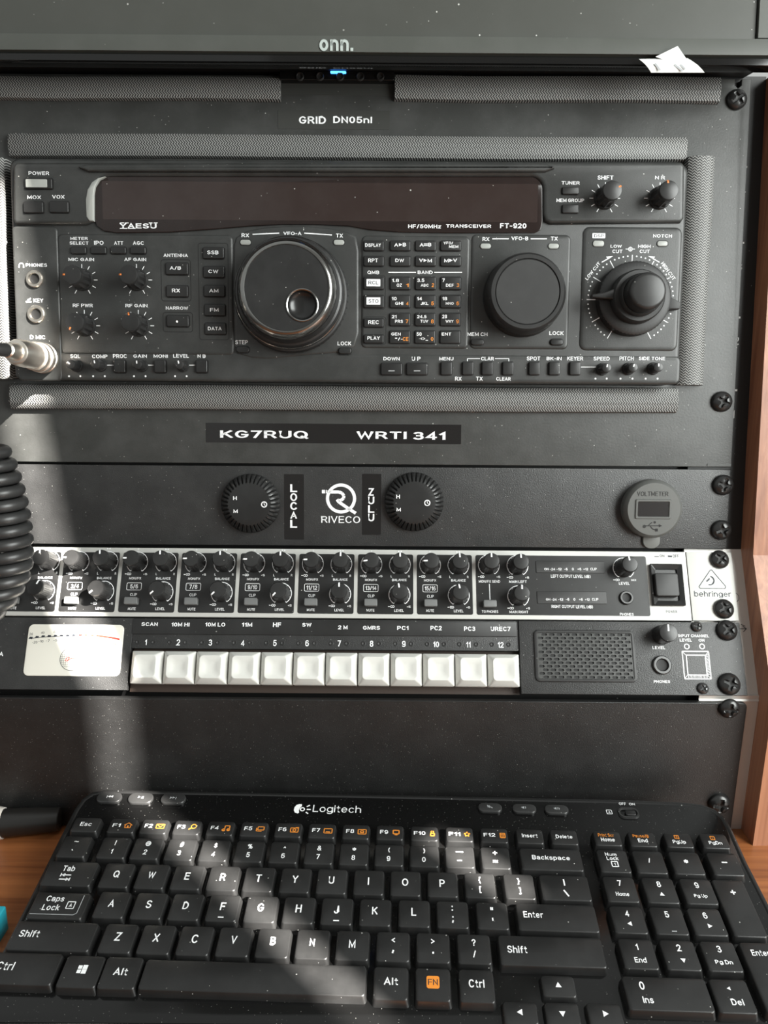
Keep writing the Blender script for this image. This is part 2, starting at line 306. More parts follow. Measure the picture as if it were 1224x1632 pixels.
class MB:
    def __init__(s, *mats): s.v = []; s.f = []; s.m = []; s.mats = list(mats); s.flatf = set()
    def mi(s, name):
        if name not in s.mats: s.mats.append(name)
        return s.mats.index(name)
    def add(s, V, Fc, m=None):
        b = len(s.v); i = s.mi(m) if m else 0
        s.v += [tuple(map(float, q)) for q in V]; s.f += [tuple(b + j for j in f) for f in Fc]; s.m += [i] * len(Fc)
    def rings(s, R, m=None, cap0=False, cap1=True, closed=True):
        n = len(R[0]); V = [p for r in R for p in r]; Fc = []
        for a in range(len(R) - 1):
            for i in range(n if closed else n - 1):
                j = (i + 1) % n; Fc.append((a * n + i, a * n + j, (a + 1) * n + j, (a + 1) * n + i))
        k_ = len(s.f) + len(Fc)
        s.flatf.update(range(k_, k_ + bool(cap0) + bool(cap1)))
        if cap0: Fc.append(tuple(range(n - 1, -1, -1)))
        if cap1: Fc.append(tuple((len(R) - 1) * n + i for i in range(n)))
        s.add(V, Fc, m)
    def poly(s, P, z0, z1, bi=0., bh=None, m=None, cap0=True, seg=3):
        A = sum(P[i][0] * P[(i + 1) % len(P)][1] - P[(i + 1) % len(P)][0] * P[i][1] for i in range(len(P)))
        if A < 0: P = P[::-1]
        if bh is None: bh = bi
        R = [[(x, y, z0) for x, y in P]]
        if bi > 0:
            for k in range(seg + 1):
                a = math.pi / 2 * k / seg
                R.append([(x, y, z1 - bh + bh * math.sin(a)) for x, y in inset(P, bi * (1 - math.cos(a)))])
        else: R.append([(x, y, z1) for x, y in P])
        s.rings(R, m, cap0=cap0)
    def rbox(s, cx, cy, w, h, z0, z1, r=.001, bi=.0004, m=None, bh=None, seg=3, n=5): s.poly(rr(cx, cy, w, h, r, n), z0, z1, bi, bh, m, seg=seg)
    def box(s, x0, x1, y0, y1, z0, z1, m=None): s.poly([(x0, y0), (x1, y0), (x1, y1), (x0, y1)], z0, z1, 0, m=m)
    def flat(s, P, z, m=None):
        A = sum(P[i][0] * P[(i + 1) % len(P)][1] - P[(i + 1) % len(P)][0] * P[i][1] for i in range(len(P)))
        if A < 0: P = P[::-1]
        s.add([(x, y, z) for x, y in P], [tuple(range(len(P)))], m)
    def strip(s, P, w, z, m=None, closed=False):
        n = len(P)
        for i in range(n if closed else n - 1):
            a, b = P[i], P[(i + 1) % n]; dx, dy = b[0] - a[0], b[1] - a[1]; l = math.hypot(dx, dy) or 1e-9; nx, ny = -dy / l * w / 2, dx / l * w / 2
            s.add([(a[0] - nx, a[1] - ny, z), (b[0] - nx, b[1] - ny, z), (b[0] + nx, b[1] + ny, z), (a[0] + nx, a[1] + ny, z)], [(0, 1, 2, 3)], m)
    def arc(s, cx, cy, r, a0, a1, w, z, m=None, n=24, ry=None):
        ry = ry or r; V = []; Fc = []
        for i in range(n + 1):
            a = math.radians(a0 + (a1 - a0) * i / n)
            V += [(cx + (r - w / 2) * math.cos(a), cy + (ry - w / 2) * math.sin(a), z), (cx + (r + w / 2) * math.cos(a), cy + (ry + w / 2) * math.sin(a), z)]
        for i in range(n): Fc.append((2 * i, 2 * i + 1, 2 * i + 3, 2 * i + 2))
        if a1 < a0: Fc = [f[::-1] for f in Fc]
        s.add(V, [f[::-1] for f in Fc] if a1 < a0 else Fc, m)
    def disc(s, cx, cy, r, z, m=None, n=14): s.flat([(cx + r * math.cos(2 * math.pi * i / n), cy + r * math.sin(2 * math.pi * i / n)) for i in range(n)], z, m)
    def lathe(s, cx, cy, prof, n=40, m=None, rib=None, cap0=False, cap1=True, ph=0):
        R = []
        for q in prof:
            r, z = q[0], q[1]; am = q[2] if len(q) > 2 else 0
            R.append([(cx + (r - (am if i % 2 else 0)) * math.cos(2 * math.pi * i / n + ph), cy + (r - (am if i % 2 else 0)) * math.sin(2 * math.pi * i / n + ph), z) for i in range(n)])
        s.rings(R, m, cap0=cap0, cap1=cap1)
    def text(s, t, cx, cy, w, h, z, m=None, bold=.012, rot=0, shear=0, space=1.05):
        V, Fc, x0, x1, y0, y1 = text_mesh(t, bold, shear, space)
        sy = h / (y1 - y0) if h else w / (x1 - x0); sx_ = w / (x1 - x0) if w else sy
        if not h: sy = sx_
        c, sn = math.cos(math.radians(rot)), math.sin(math.radians(rot)); Q = []
        for x, y, _ in V:
            a, b = (x - (x0 + x1) / 2) * sx_, (y - (y0 + y1) / 2) * sy
            Q.append((cx + a * c - b * sn, cy + a * sn + b * c, z))
        s.add(Q, Fc, m)
    def tube(s, P, rad, n=10, m=None, cap=True, up=(0.3, .2, 1.)):
        P = [np.array(p, float) for p in P]; R = []; up = np.array(up)
        for i, p in enumerate(P):
            t = P[min(i + 1, len(P) - 1)] - P[max(i - 1, 0)]; t /= np.linalg.norm(t) or 1
            a = np.cross(t, up); a /= np.linalg.norm(a); b = np.cross(t, a)
            r = rad[i] if isinstance(rad, (list, tuple)) else rad
            R.append([tuple(p + r * (a * math.cos(2 * math.pi * k / n) - b * math.sin(2 * math.pi * k / n))) for k in range(n)])
        s.rings(R, m, cap0=cap, cap1=cap)
    def build(s, name, th, par=None, label=None, smooth=True):
        o = th.off; me = bpy.data.meshes.new(name)
        me.from_pydata([(x - o[0], y - o[1], z - o[2]) for x, y, z in s.v], [], s.f)
        for q in s.mats: me.materials.append(MATS[q])
        me.polygons.foreach_set('material_index', s.m)
        if smooth:
            me.polygons.foreach_set('use_smooth', [i not in s.flatf for i in range(len(s.f))]); me.set_sharp_from_angle(angle=math.radians(38))
        me.validate(); me.update()
        ob = bpy.data.objects.new(name, me); COL.objects.link(ob); ob.parent = par or th.ob
        if label: ob['label'] = label
        return ob
class Thing:
    def __init__(s, name, label, cat, fr, u=0, v=0, h=0, group=None, kind=None):
        s.fr = fr; s.off = (u, v, h)
        s.ob = bpy.data.objects.new(name, None); s.ob.empty_display_size = .02; COL.objects.link(s.ob)
        p = fr.world(u, v, h) + OFF; m = Matrix.Identity(4)
        for i in range(3): m[i][0], m[i][1], m[i][2], m[i][3] = fr.x[i], fr.y[i], fr.n[i], p[i]
        s.ob.matrix_world = m; s.ob['label'] = label; s.ob['category'] = cat
        if group: s.ob['group'] = group
        if kind: s.ob['kind'] = kind

# pixel-based writing on a plane: t(mb, frame, text, cx, cy, w, h, height)
def T(mb, fr, t, cx, cy, w, h, z, m='print_white', **k):
    u, v, a, b = fr.box(cx, cy, w, h, z); mb.text(t, u, v, a, b, z, m, **k)
def Lp(mb, fr, pts, wpx, z, m='print_white', closed=False):
    Q = [fr.uv(x, y, z) for x, y in pts]; w = fr.box(*pts[0], wpx, wpx, z)[2]; mb.strip(Q, w, z, m, closed)
def Pp(fr, pts, z): return [fr.uv(x, y, z) for x, y in pts]

def screw(th, px, py, rpx, z, mname='screw_black', label=None, rot=20, flat=False):
    fr = th.fr; u, v, w, _ = fr.box(px, py, 2 * rpx, 2 * rpx, z + .002); r = w / 2; hgt = r * .62
    n = 48; k0 = 14; rec = [0, .08, .16, .24, .32, .40, .48, .56, .62, .70, .80, .88, .95, 1.0]
    b = MB(mname); R = []; ins = []; ca, sa = math.cos(math.radians(rot)), math.sin(math.radians(rot))
    for q in reversed(rec):
        row = []; fl = []
        for i in range(n):
            a = 2 * math.pi * i / n; x, y = q * math.cos(a), q * math.sin(a)
            zz = z + .0004 + hgt * math.sqrt(max(0, 1 - (q * .985) ** 2))
            p, s_ = x * ca + y * sa, -x * sa + y * ca
            inside = (abs(s_) < .15 and abs(p) < .63) or (abs(p) < .15 and abs(s_) < .63) or q < .25
            if inside: zz = z + .0004 + hgt * (.42 + .35 * q)
            row.append((u + r * x, v + r * y, zz)); fl.append(inside)
        R.append(row); ins.append(fl)
    b.rings([[(u + r * .98 * math.cos(2 * math.pi * i / n), v + r * .98 * math.sin(2 * math.pi * i / n), z) for i in range(n)]] + R, cap1=False)
    gi = b.mi('groove_black')
    for a in range(len(R) - 1):
        for i in range(n):
            if ins[a][i] and ins[a][(i + 1) % n] and ins[a + 1][i] and ins[a + 1][(i + 1) % n]: b.m[(a + 1) * n + i] = gi
    return b.build('screw', th, label=label)

def jack(th, px, py, rpx, z, ring='jack_ring', label=None):
    u, v, w, _ = th.fr.box(px, py, 2 * rpx, 2 * rpx, z); r = w / 2
    b = MB(ring)
    b.lathe(u, v, [(r, z), (r, z + .0012), (r * .9, z + .0018), (r * .68, z + .0018), (r * .58, z + .0008), (r * .55, z - .0002)], 32, cap1=False)
    o = b.build('jack_socket', th, label=label)
    c = MB('groove_black'); c.lathe(u, v, [(r * .585, z + .0006), (r * .5, z + .0005), (r * .1, z + .00045)], 24); c.build('socket_hole', th, o)

def button(th, px, py, w, h, z, ht=.0011, m='black_plastic', txt=None, r=.0006, well=True, label=None, tm='print_white', name='button', ts=None, bi=.0004):
    u, v, a, b = th.fr.box(px, py, w, h, z + ht)
    q = MB(m)
    q.rbox(u, v, a, b, z - .0003, z + ht, r, bi)
    o = q.build(name, th, label=label)
    if well:
        q2 = MB('groove_black'); q2.rbox(u, v, a + .0009, b + .0009, z - .0003, z + .00006, r + .0004, 0, seg=1); q2.build('button_gap', th, o)
    if txt:
        k = MB(tm)
        for (t, x, y, ww, hh, mm) in txt: T(k, th.fr, t, x, y, ww, hh, z + ht + .00006, mm, bold=.02)
        k.build('lettering', th, o)
    return o

UL_ = -.272
# ================================================================ desk with its wooden side and rack rails
U_SIDE = FU.uv(1188, 740, -.004)[0]          # inner face of the wooden side
desk = Thing('studio_desk', 'brown wooden desk with a raised right side board and rack rails', 'desk', FD, 0, 0, 0)
dw = FD.world
def yz(fr, v, h):                             # frame point -> (depth, height) of the side profile, in desk coordinates (y forward, z up)
    p = fr.world(0, v, h); q = p - FD.o
    return float(q @ FD.y), float(q @ FD.n)
b = MB('desk_wood'); b.box(-.45, .50, -.40, .30, -.025, 0)
b.build('desktop', desk)
HW = .0125
vb = FL.uv(1172, 1322)[1]
VS = FU.uv(1218, 105, HW)[1]
prof = [yz(FU, VS, HW), yz(FU, -.001, HW), yz(FL, .0045, HW), (yz(FL, 0, HW)[0], 0.0), (yz(FL, 0, -.06)[0], 0.0), (yz(FL, 0, -.06)[0], yz(FL, .12, 0)[1]), yz(FU, VS, -.06)]
# side board: profile extruded sideways
n = len(prof); xs = (U_SIDE, U_SIDE + .021)
b = MB('side_wood'); ch = .0012
cen = (sum(p[0] for p in prof) / n, sum(p[1] for p in prof) / n)
V = [(xs[0], p[0], p[1]) for p in prof] + [(xs[1], p[0], p[1]) for p in prof]
b.add(V, [tuple(range(n)), tuple(range(2 * n - 1, n - 1, -1))] + [(i, i + n, (i + 1) % n + n, (i + 1) % n) for i in range(n)])
b.build('side_board', desk, smooth=False)
b = MB('side_wood'); xs = (-.2955, -.2745)
V = [(xs[0], p[0], p[1]) for p in prof] + [(xs[1], p[0], p[1]) for p in prof]
b.add(V, [tuple(range(n)), tuple(range(2 * n - 1, n - 1, -1))] + [(i, i + n, (i + 1) % n + n, (i + 1) % n) for i in range(n)])
b.build('side_board', desk, smooth=False)
def rail(fr, v0, v1, x0, x1, h0, h1, m, name='rack_rail', label=None):
    b = MB(m); P = []
    for v in (v0, v1): P += [yz(fr, v, h0), yz(fr, v, h1)]
    (a0, a1), (b0, b1), (c0, c1), (d0, d1) = P
    V = [(x, *q) for x in (x0, x1) for q in ((a0, a1), (b0, b1), (d0, d1), (c0, c1))]
    b.add(V, [(0, 1, 2, 3), (7, 6, 5, 4), (0, 4, 5, 1), (1, 5, 6, 2), (2, 6, 7, 3), (3, 7, 4, 0)])
    return b.build(name, desk, label=label, smooth=False)
VR = FU.uv(612, 124, -.010)[1] - .0006
r1 = rail(FU, -.0005, VR, .186, U_SIDE, -.006, -.0035, 'rail_black', label='black rack rail with white height marks')
rail(FM, -.045, FM.uv(1165, 876)[1] + .004, .186, U_SIDE, -.006, -.0032, 'rail_metal', label='bare metal rack rail')
rail(FL, DESK - FL.o[2], .0015, .186, U_SIDE, -.006, -.0032, 'rail_metal', label='bare metal rack rail')
rail(FU, -.0005, VR, -.2738, -.255, -.006, -.0035, 'rail_black')
b = MB('rail_black'); Q = [yz(FU, VR, -.010), yz(FU, 0, -.010), yz(FL, 0, -.010), (yz(FL, 0, -.010)[0], 0.0002), (yz(FL, 0, -.03)[0], 0.0002), (yz(FL, 0, -.03)[0], yz(FL, .02, 0)[1]), yz(FU, .0, -.035), yz(FU, VR, -.03)]
k_ = len(Q); b.add([(x, *q) for x in (UL_, U_SIDE - .0005) for q in Q], [tuple(range(k_)), tuple(range(2 * k_ - 1, k_ - 1, -1))] + [(i, i + k_, (i + 1) % k_ + k_, (i + 1) % k_) for i in range(k_)])
b.build('added_dark_backing', desk, smooth=False)  # black board added behind the panels so their gaps read as shade
class DeskOn:                                 # things drawn on the upper rail, in desk coordinates
    pass
b = MB('print_white')
def on_rail(fr, mb, src):
    base = len(mb.v)
    for (x, y, z) in src.v:
        a, c = yz(fr, y, z); mb.v.append((x, a, c))
    mb.f += [tuple(base + j for j in f) for f in src.f]; mb.m += [0] * len(src.f)
t_ = MB('print_white')
for yy in (142, 266, 387, 506, 622):
    u, v, w, h = FU.box({142: 1193, 266: 1188, 387: 1183, 506: 1177, 622: 1172}[yy], yy, 7, 3, -.0034); t_.flat([(u - w / 2, v - h / 2), (u + w / 2, v - h / 2), (u + w / 2, v + h / 2), (u - w / 2, v + h / 2)], -.0034)
for d, px, py in (('5', 1189, 183), ('4', 1185, 303), ('3', 1179, 425), ('2', 1174, 543), ('1', 1169, 660)): T(t_, FU, d, px, py, 8 if d != '1' else 4, 13, -.0034)
on_rail(FU, b, t_); b.build('rail_markings', desk, r1)
b = MB('print_dark'); t_ = MB('print_dark')
Lp(t_, FM, [(1173, 1002), (1190, 1002)], 1.2, -.0031, 'print_dark'); Lp(t_, FM, [(1185, 998), (1191, 1002), (1186, 1007)], 1.2, -.0031, 'print_dark'); Lp(t_, FM, [(1182, 995), (1189, 998)], 1.2, -.0031, 'print_dark')
u, v = FM.uv(1171, 952, -.0031); t_.arc(u, v, .003, -80, 80, .0003, -.0031, 'print_dark')
on_rail(FM, b, t_); b.build('pencil_marks', desk, label='pencilled arrow and circle')

# ================================================================ upper five-unit panel
UL = -.272                                    # left end of the rack panels
up = Thing('rack_panel', 'large black rack panel behind the transceiver, with white call sign labels', 'rack panel', FU, 0, FU.uv(600, 740)[1])
vt = FU.uv(1190, 126)[1]; v0 = FU.uv(600, 740)[1]; ur = .2108
b = MB('panel_paint')
nx = FU.uv(1170, 125)
P = [(UL, v0), (ur, v0), (ur, vt), (ur - .0055, vt), (ur - .0055, vt - .0035), (ur - .0075, vt - .0052), (ur - .0095, vt - .0035), (ur - .0095, vt), (UL, vt)]
b.poly(P, -.0032, 0, .0003); b.build('panel_plate', up)
screw(up, 1176, 157, 16, 0, rot=35); screw(up, 1152, 640, 16.5, 0, rot=60)
def label_tape(th, fr, box, texts, m, label, z=.00015, w=None):
    b = MB(m); u, v, a, c = fr.box(*box, z); b.rbox(u, v, a, c, z - .0003, z, .0004, 0); o = b.build('label_tape', th, label=label)
    for (t, x, y, ww, hh) in texts:
        k = MB('print_white'); T(k, fr, t, x, y, ww, hh, z + .00006, bold=.03); k.build('lettering', th, o)
    return o
label_tape(up, FU, (532, 191, 178, 30), [('GRID', 498, 191, 43, 13), ('DN05nl', 562, 191, 62, 13)], 'tape_clear', 'clear label with white grid locator')
b = MB('tape_clear'); u, v, a, c = FU.box(537, 140, 182, 24, .0001); b.rbox(u, v, a, c, 0, .0001, .0004, 0); b.build('clear_tape', up)
label_tape(up, FU, (531.5, 691, 407, 31), [('KG7RUQ', 421, 692.5, 142, 13), ('WRTI', 608, 694, 80, 14), ('341', 684, 694, 52, 14)], 'tape_black', 'glossy black label with white call signs')
b = MB('grey_light'); u, v, a, c = FU.box(1146, 741, 38, 4, .0001); b.rbox(u, v, a, c, -.001, .0003, .0003, 0, m='panel_paint'); b.build('tape_piece', up)

# woven padding strips
def pad(px0, px1, py0, py1, label, down=False, h=.0045, skew=0, grp='woven padding strips on the rack panel'):
    u, v, a, c = FU.box((px0 + px1) / 2, (py0 + py1) / 2, px1 - px0, py1 - py0, h)
    th = Thing('padding_strip', label, 'padding strip', FU, u, v, 0, grp)
    b = MB('weave_down' if down else 'weave_across')
    n = 8; L_ = (c if down else a) / 2; Wd = (a if down else c) / 2; R = []
    prof = [(-Wd, .0001)] + [(-Wd * math.cos(math.pi * k / n) * (1 if abs(math.cos(math.pi * k / n)) > .99 else 1), .0012 + (h - .0012) * math.sin(math.pi * k / n) ** .55) for k in range(n + 1)] + [(Wd, .0001)]
    ends = [-L_ + .0, -L_ * .998, -L_ * .5, 0, L_ * .5, L_ * .998, L_]
    for e in ends:
        wob = .0004 * math.sin(e * 37); sc = .94 if abs(e) >= L_ else 1
        R.append([((u + p[0] + wob, v + e, p[1] * sc) if down else (u + e + skew * p[0], v + p[0] + wob, p[1] * sc)) for p in prof])
    if down: R = R
    else: R = [r[::-1] for r in R]
    b.rings(R, cap0=True, cap1=True); b.build('woven_cover', th)
    return th
pad(-45, 446, 119, 156, 'grey woven padding strip on the top edge, left of the blue light')
pad(629, 1150, 118, 159, 'grey woven padding strip on the top edge, below the white paper tag')
pad(12, 1096, 213, 251, 'long woven padding strip along the top of the transceiver')
pad(1089, 1134, 250, 616, 'upright woven padding strip on the right side of the transceiver', down=True, h=.007)
pad(14, 1082, 614, 655, 'long woven padding strip along the bottom of the transceiver', h=.006)
pad(-22, 13, 252, 606, 'upright woven padding strip at the left side of the transceiver', down=True, h=.009)

# ================================================================ monitor
HT = .034
mt = FU.uv(612, 100, HT)[1]; v57 = FU.uv(612, 57, HT)[1]; v88 = FU.uv(612, 88, HT)[1]
cx = FU.uv(536, 70, HT)[0]; hw = FU.uv(1207, 30, HT)[0] - cx; hb = hw + .013
mon = Thing('monitor', 'dark grey flat monitor with a lower bezel above the rack', 'monitor', FU, cx, mt, .012)
TOP = mt + .30
b = MB('tv_screen'); b.box(cx - hw, cx + hw, v57, TOP, .028, HT - .0015); b.build('screen', mon)
b = MB('tv_bezel')
pr = [(.020, mt + .004), (HT - .004, mt + .0042), (HT - .0005, mt + .0052), (HT + .001, v88 + .001), (HT + .0012, (v57 + v88) / 2), (HT + .0006, v57 - .0005), (HT - .0006, v57), (.020, v57)]
b.rings([[(x, y, z) for z, y in pr] for x in (cx + hb, cx - hb)], cap0=True, cap1=True)
b.build('lower_bezel', mon)
b = MB('tv_bezel')
for sgn in (-1, 1): 
    x0, x1 = sorted((cx + sgn * (hw + .0008), cx + sgn * hb)); b.box(x0, x1, v57 + .0002, TOP, .020, HT + .0004)
b.box(cx - hb, cx + hb, TOP, TOP + .012, .020, HT + .0004); b.build('frame', mon)
b = MB('tv_gloss'); pr = [(.026, mt), (HT - .0025, mt), (HT - .001, mt + .0006), (HT - .001, v88 + .0002), (HT - .003, v88 + .0008), (.026, v88 + .0008)]
b.rings([[(x, y, z) for z, y in pr] for x in (cx + hb, cx - hb)], cap0=True, cap1=True); b.build('glossy_edge', mon, label='glossy black lower edge')
vr = FU.uv(612, 124, -.010)[1]; b = MB('tv_under'); b.rings([[(x, y, z) for y, z in ((vr, -.03), (vr, -.010), (mt + .0042, .0275), (TOP, .0275), (TOP + .01, -.03))] for x in (cx + hb - .002, cx - hb + .002)], cap0=True, cap1=True)
b.build('rear_housing', mon)
b = MB('logo_grey'); T(b, FU, 'onn.', 536, 72, 54, 19, HT + .0016, 'logo_grey', bold=.05); b.build('lettering', mon)
# control strip
zc = .002
u, v, a, c = FU.box(537, 120, 183, 15, zc + .003)
b = MB('tv_gloss'); b.rbox(u, v, a, c, .0003, zc + .003, .0008, .0004); cs = b.build('control_strip', mon)
b = MB('cord_black')
for px in (478, 510, 542, 574, 606):
    b_ = MB('cord_black'); uu, vv, w, _ = FU.box(px, 122.5, 13, 13, zc + .003); r = w / 2
    b_.lathe(uu, vv, [(r, zc + .0028), (r, zc + .0036), (r * .82, zc + .0042), (r * .7, zc + .0038), (r * .65, zc + .0031), (.0001, zc + .003)], 24, cap1=False); b_.build('control_button', mon, cs)
b = MB('blue_light'); u, v, a, c = FU.box(539, 114.5, 25, 2.5, zc + .0042); b.rbox(u, v, a, c, zc + .002, zc + .0042, .0005, .0002); b.build('power_light', mon, cs, label='glowing blue power light')

# folded paper tag under the monitor
u0, v0_ = FU.uv(1068, 100, HT + .002)
tag = Thing('paper_tag', 'folded white paper tag stuck under the right end of the monitor', 'paper tag', FU, u0, v0_, HT)
b = MB('paper'); z = HT + .0022
def sheet(b, quad, zs, th=.0002, n=6):
    (ax, ay), (bx, by), (cx_, cy), (dx, dy) = [FU.uv(x, y, z) for x, y in quad]; R = []; R2 = []
    for i in range(n + 1):
        t = i / n; row = []
        for j in range(n + 1):
            s_ = j / n
            x = (1 - t) * ((1 - s_) * ax + s_ * bx) + t * ((1 - s_) * dx + s_ * cx_); y = (1 - t) * ((1 - s_) * ay + s_ * by) + t * ((1 - s_) * dy + s_ * cy)
            zz = zs(s_, t); row.append((x, y, zz))
        R.append(row)
    V = [p for r in R for p in r] + [(x, y, zq - th) for r in R for x, y, zq in r]; m = (n + 1) ** 2; Fc = []
    for i in range(n):
        for j in range(n):
            q = (i * (n + 1) + j, i * (n + 1) + j + 1, (i + 1) * (n + 1) + j + 1, (i + 1) * (n + 1) + j); Fc += [q[::-1], tuple(m + k for k in q)]
    bd = [j for j in range(n + 1)] + [i * (n + 1) + n for i in range(1, n + 1)] + [n * (n + 1) + j for j in range(n - 1, -1, -1)] + [i * (n + 1) for i in range(n - 1, 0, -1)]
    for k in range(len(bd)): p, q = bd[k], bd[(k + 1) % len(bd)]; Fc.append((p, q, m + q, m + p))
    b.add(V, Fc)
sheet(b, [(1018, 94), (1095, 94), (1121, 118), (1037, 117)], lambda s_, t: z + .0016 * math.sin(t * 2.6) + .0008 * s_)
b.build('lower_flap', tag)
b = MB('paper'); sheet(b, [(1043, 93), (1078, 76), (1095, 97), (1060, 97)], lambda s_, t: z + .0006 + .0012 * (1 - t)); b.build('upper_flap', tag)
b = MB('print_grey')
for (x0, y0, x1, y1) in ((1044, 101, 1052, 112), (1075, 103, 1088, 113), (1084, 103, 1092, 110)): Lp(b, FU, [(x0, y0), (x1, y1)], 3, z + .0022, 'print_grey')
b.build('faint_print', tag)

# ================================================================ transceiver
H = .0158; HU_ = .0178
rc = FU.uv(557, 612, .015)
rad = Thing('transceiver', 'wide black radio transceiver with a long display and two big tuning knobs', 'radio', FU, *rc)
b = MB('radio_shell'); P = rr(*FU.box(555.5, 434, 1071, 354, .015), .006, 6); b.poly(P, .0005, .0150, .003, .0025); b.build('body', rad)
def plate(pts, name='face_plate', z1=H, bi=.0016, bh=.0010, z0=.0140, r=None, m='radio_shell', label=None):
    b = MB(m); b.poly(pts if isinstance(pts[0][0], float) and abs(pts[0][0]) < 1 else Pp(FU, pts, z1), z0, z1, bi, bh); return b.build(name, rad, label=label)
def prr(x0, x1, y0, y1, r, z): u, v, a, c = FU.box((x0 + x1) / 2, (y0 + y1) / 2, x1 - x0, y1 - y0, z); return rr(u, v, a, c, r)
plate(prr(23, 95, 361, 608, .003, H), bi=.0014)
plate(prr(94, 372, 374, 566, .003, H), bi=.0018)
va = [(372, 392), (376, 378), (392, 368), (420, 362), (455, 360), (490, 360), (525, 363), (552, 369), (568, 376), (572, 400), (572, 530), (566, 552), (540, 562), (490, 566), (455, 570), (425, 573), (400, 571), (383, 565), (373, 552)]
plate(va, 'tuning_plate', bi=.0016)
plate(prr(576, 748, 376, 556, .003, H), 'keypad_plate', bi=.0016)
plate(prr(750, 908, 374, 557, .003, H), 'tuning_plate', bi=.0016)
plate(prr(926, 1084, 362, 560, .004, H), bi=.0022)
plate(prr(23, 1085, 563, 609, .0035, H - .0004), 'lower_strip', z1=H - .0004, bi=.0022)
# upper fascia, wrapping the display
def carc(cx, cy, r, a0, a1, n=6): return [(cx + r * math.cos(math.radians(a0 + (a1 - a0) * i / n)), cy - r * math.sin(math.radians(a0 + (a1 - a0) * i / n))) for i in range(n + 1)]
fa = carc(30, 268, 10, 90, 180, 4)[::1] + [(20, 350), (24, 357), (137, 357), (147, 352)] + [(149, 345), (149, 305)] + carc(172, 303, 23, 180, 90, 6) + [(845, 280)] + carc(845, 301, 21, 90, 0, 6) + [(866, 340), (869, 352), (878, 356), (1086, 354), (1091, 347)] + carc(1083, 266, 9, 0, 90, 4)
plate(fa, 'upper_fascia', z1=HU_, bi=.0022, bh=.0020)
hood = [(124, 266), (140, 261), (870, 260), (884, 265), (884, 268), (870, 273), (140, 273)]
plate(hood, 'hood_ledge', z1=HU_ + .0022, bi=.0012, bh=.0012, z0=HU_ - .001)
bz = [(137, 345), (136, 318), (139, 302), (146, 290), (156, 283), (168, 281), (158, 286), (151, 297), (149, 310), (149, 352), (142, 352)]
plate(bz, 'display_bevel', z1=HU_ + .0004, bi=.0004, z0=HU_ - .002, m='grey_light', label='pale grey bevel at the left end of the display')
dsp = [(150, 346), (150, 305)] + carc(172, 303, 22, 180, 90, 6) + [(845, 281)] + carc(845, 301, 20, 90, 0, 6) + [(865, 352), (862, 366), (853, 371), (720, 371), (640, 370), (590, 366), (556, 360), (500, 357.5), (450, 357.5), (400, 360), (340, 365), (270, 370), (185, 371), (165, 368), (154, 360)]
b = MB('glass_brown'); b.poly(Pp(FU, dsp, H + .0004), .0148, H + .0004, .0004); dw_ = b.build('display_window', rad, label='long dark glass display window')
b = MB('screen_brown'); b.poly(prr(163, 857, 291, 352, .0006, H + .0005), H + .0003, H + .00048, 0); b.build('display_area', rad, dw_)
b = MB('print_white'); z = H + .00056
def slab(t, cx, cy, w, h):
    T(b, FU, t, cx, cy, w, h, z, bold=.03)
slab('YAESU', 220, 359.5, 59, 9)
for x in (198, 250): pass
for (x0, x1, yy) in ((191, 203, 364), (204, 216, 364), (191, 198, 355.3), (199, 205, 355.3), (237, 243, 355.3), (245, 251, 355.3)): Lp(b, FU, [(x0, yy), (x1, yy)], 1.3, z)
T(b, FU, 'HF/50MHz', 677, 360.5, 53, 7, z, bold=.03); T(b, FU, 'TRANSCEIVER', 747, 360.3, 72, 6.6, z, bold=.03); T(b, FU, 'FT-920', 818, 359.8, 42, 8, z, bold=.035)
b.build('lettering', rad, dw_)
# silk-screen lettering on the shell
b = MB('print_white')
def t(s, cx, cy, w, h=6.4, z=H + .00008, m='print_white', **k): T(b, FU, s, cx, cy, w, h, z, m, **({'bold': .02} | k))
ZU = HU_ + .00008; ZB = H - .00032
for q in (('POWER', 62, 276.3, 33, 6.6), ('MOX', 54.5, 314, 22, 6.4), ('VOX', 93, 314, 20, 6.4), ('TUNER', 909.5, 291.5, 29, 6.4), ('MEM GROUP', 909, 319, 44, 6.2), ('SHIFT', 965, 283, 25, 6.6), ('N R', 1052, 283, 16, 6.6)): t(*q, z=ZU)
for q in (('METER', 126, 379.8, 28, 5), ('SELECT', 126, 387.3, 30, 5), ('IPO', 157.5, 387, 15), ('ATT', 189, 387, 14.5), ('AGC', 220.5, 387, 17.5), ('MIC GAIN', 129.5, 413.5, 41), ('AF GAIN', 215.5, 413.5, 35), ('PHONES', 58, 422.5, 34), ('ANTENNA', 280, 407, 39), ('NARROW', 282, 491, 35.5), ('KEY', 61, 479, 16), ('D MIC', 60, 537, 24), ('RF PWR', 132, 487, 32), ('RF GAIN', 217.5, 487, 35),
          ('RX', 391, 375, 12), ('VFO-A', 466, 372, 29), ('TX', 541, 375.5, 11), ('STEP', 385, 545.4, 20), ('LOCK', 549, 547.4, 22), ('QMB', 595, 434, 19), ('BAND', 677.6, 434, 24),
          ('RX', 774.5, 381, 11), ('VFO-B', 828.5, 380.3, 27), ('TX', 883.4, 380.3, 11), ('MEM CH', 761, 532.3, 32), ('LOCK', 887, 531, 23), ('NOTCH', 1056, 376, 30), ('LOW', 982, 392.6, 18, 5.4), ('CUT', 984, 400.6, 16, 5.4), ('HIGH', 1027, 392.6, 20, 5.4), ('CUT', 1027.5, 400.6, 16, 5.4)): t(*q)
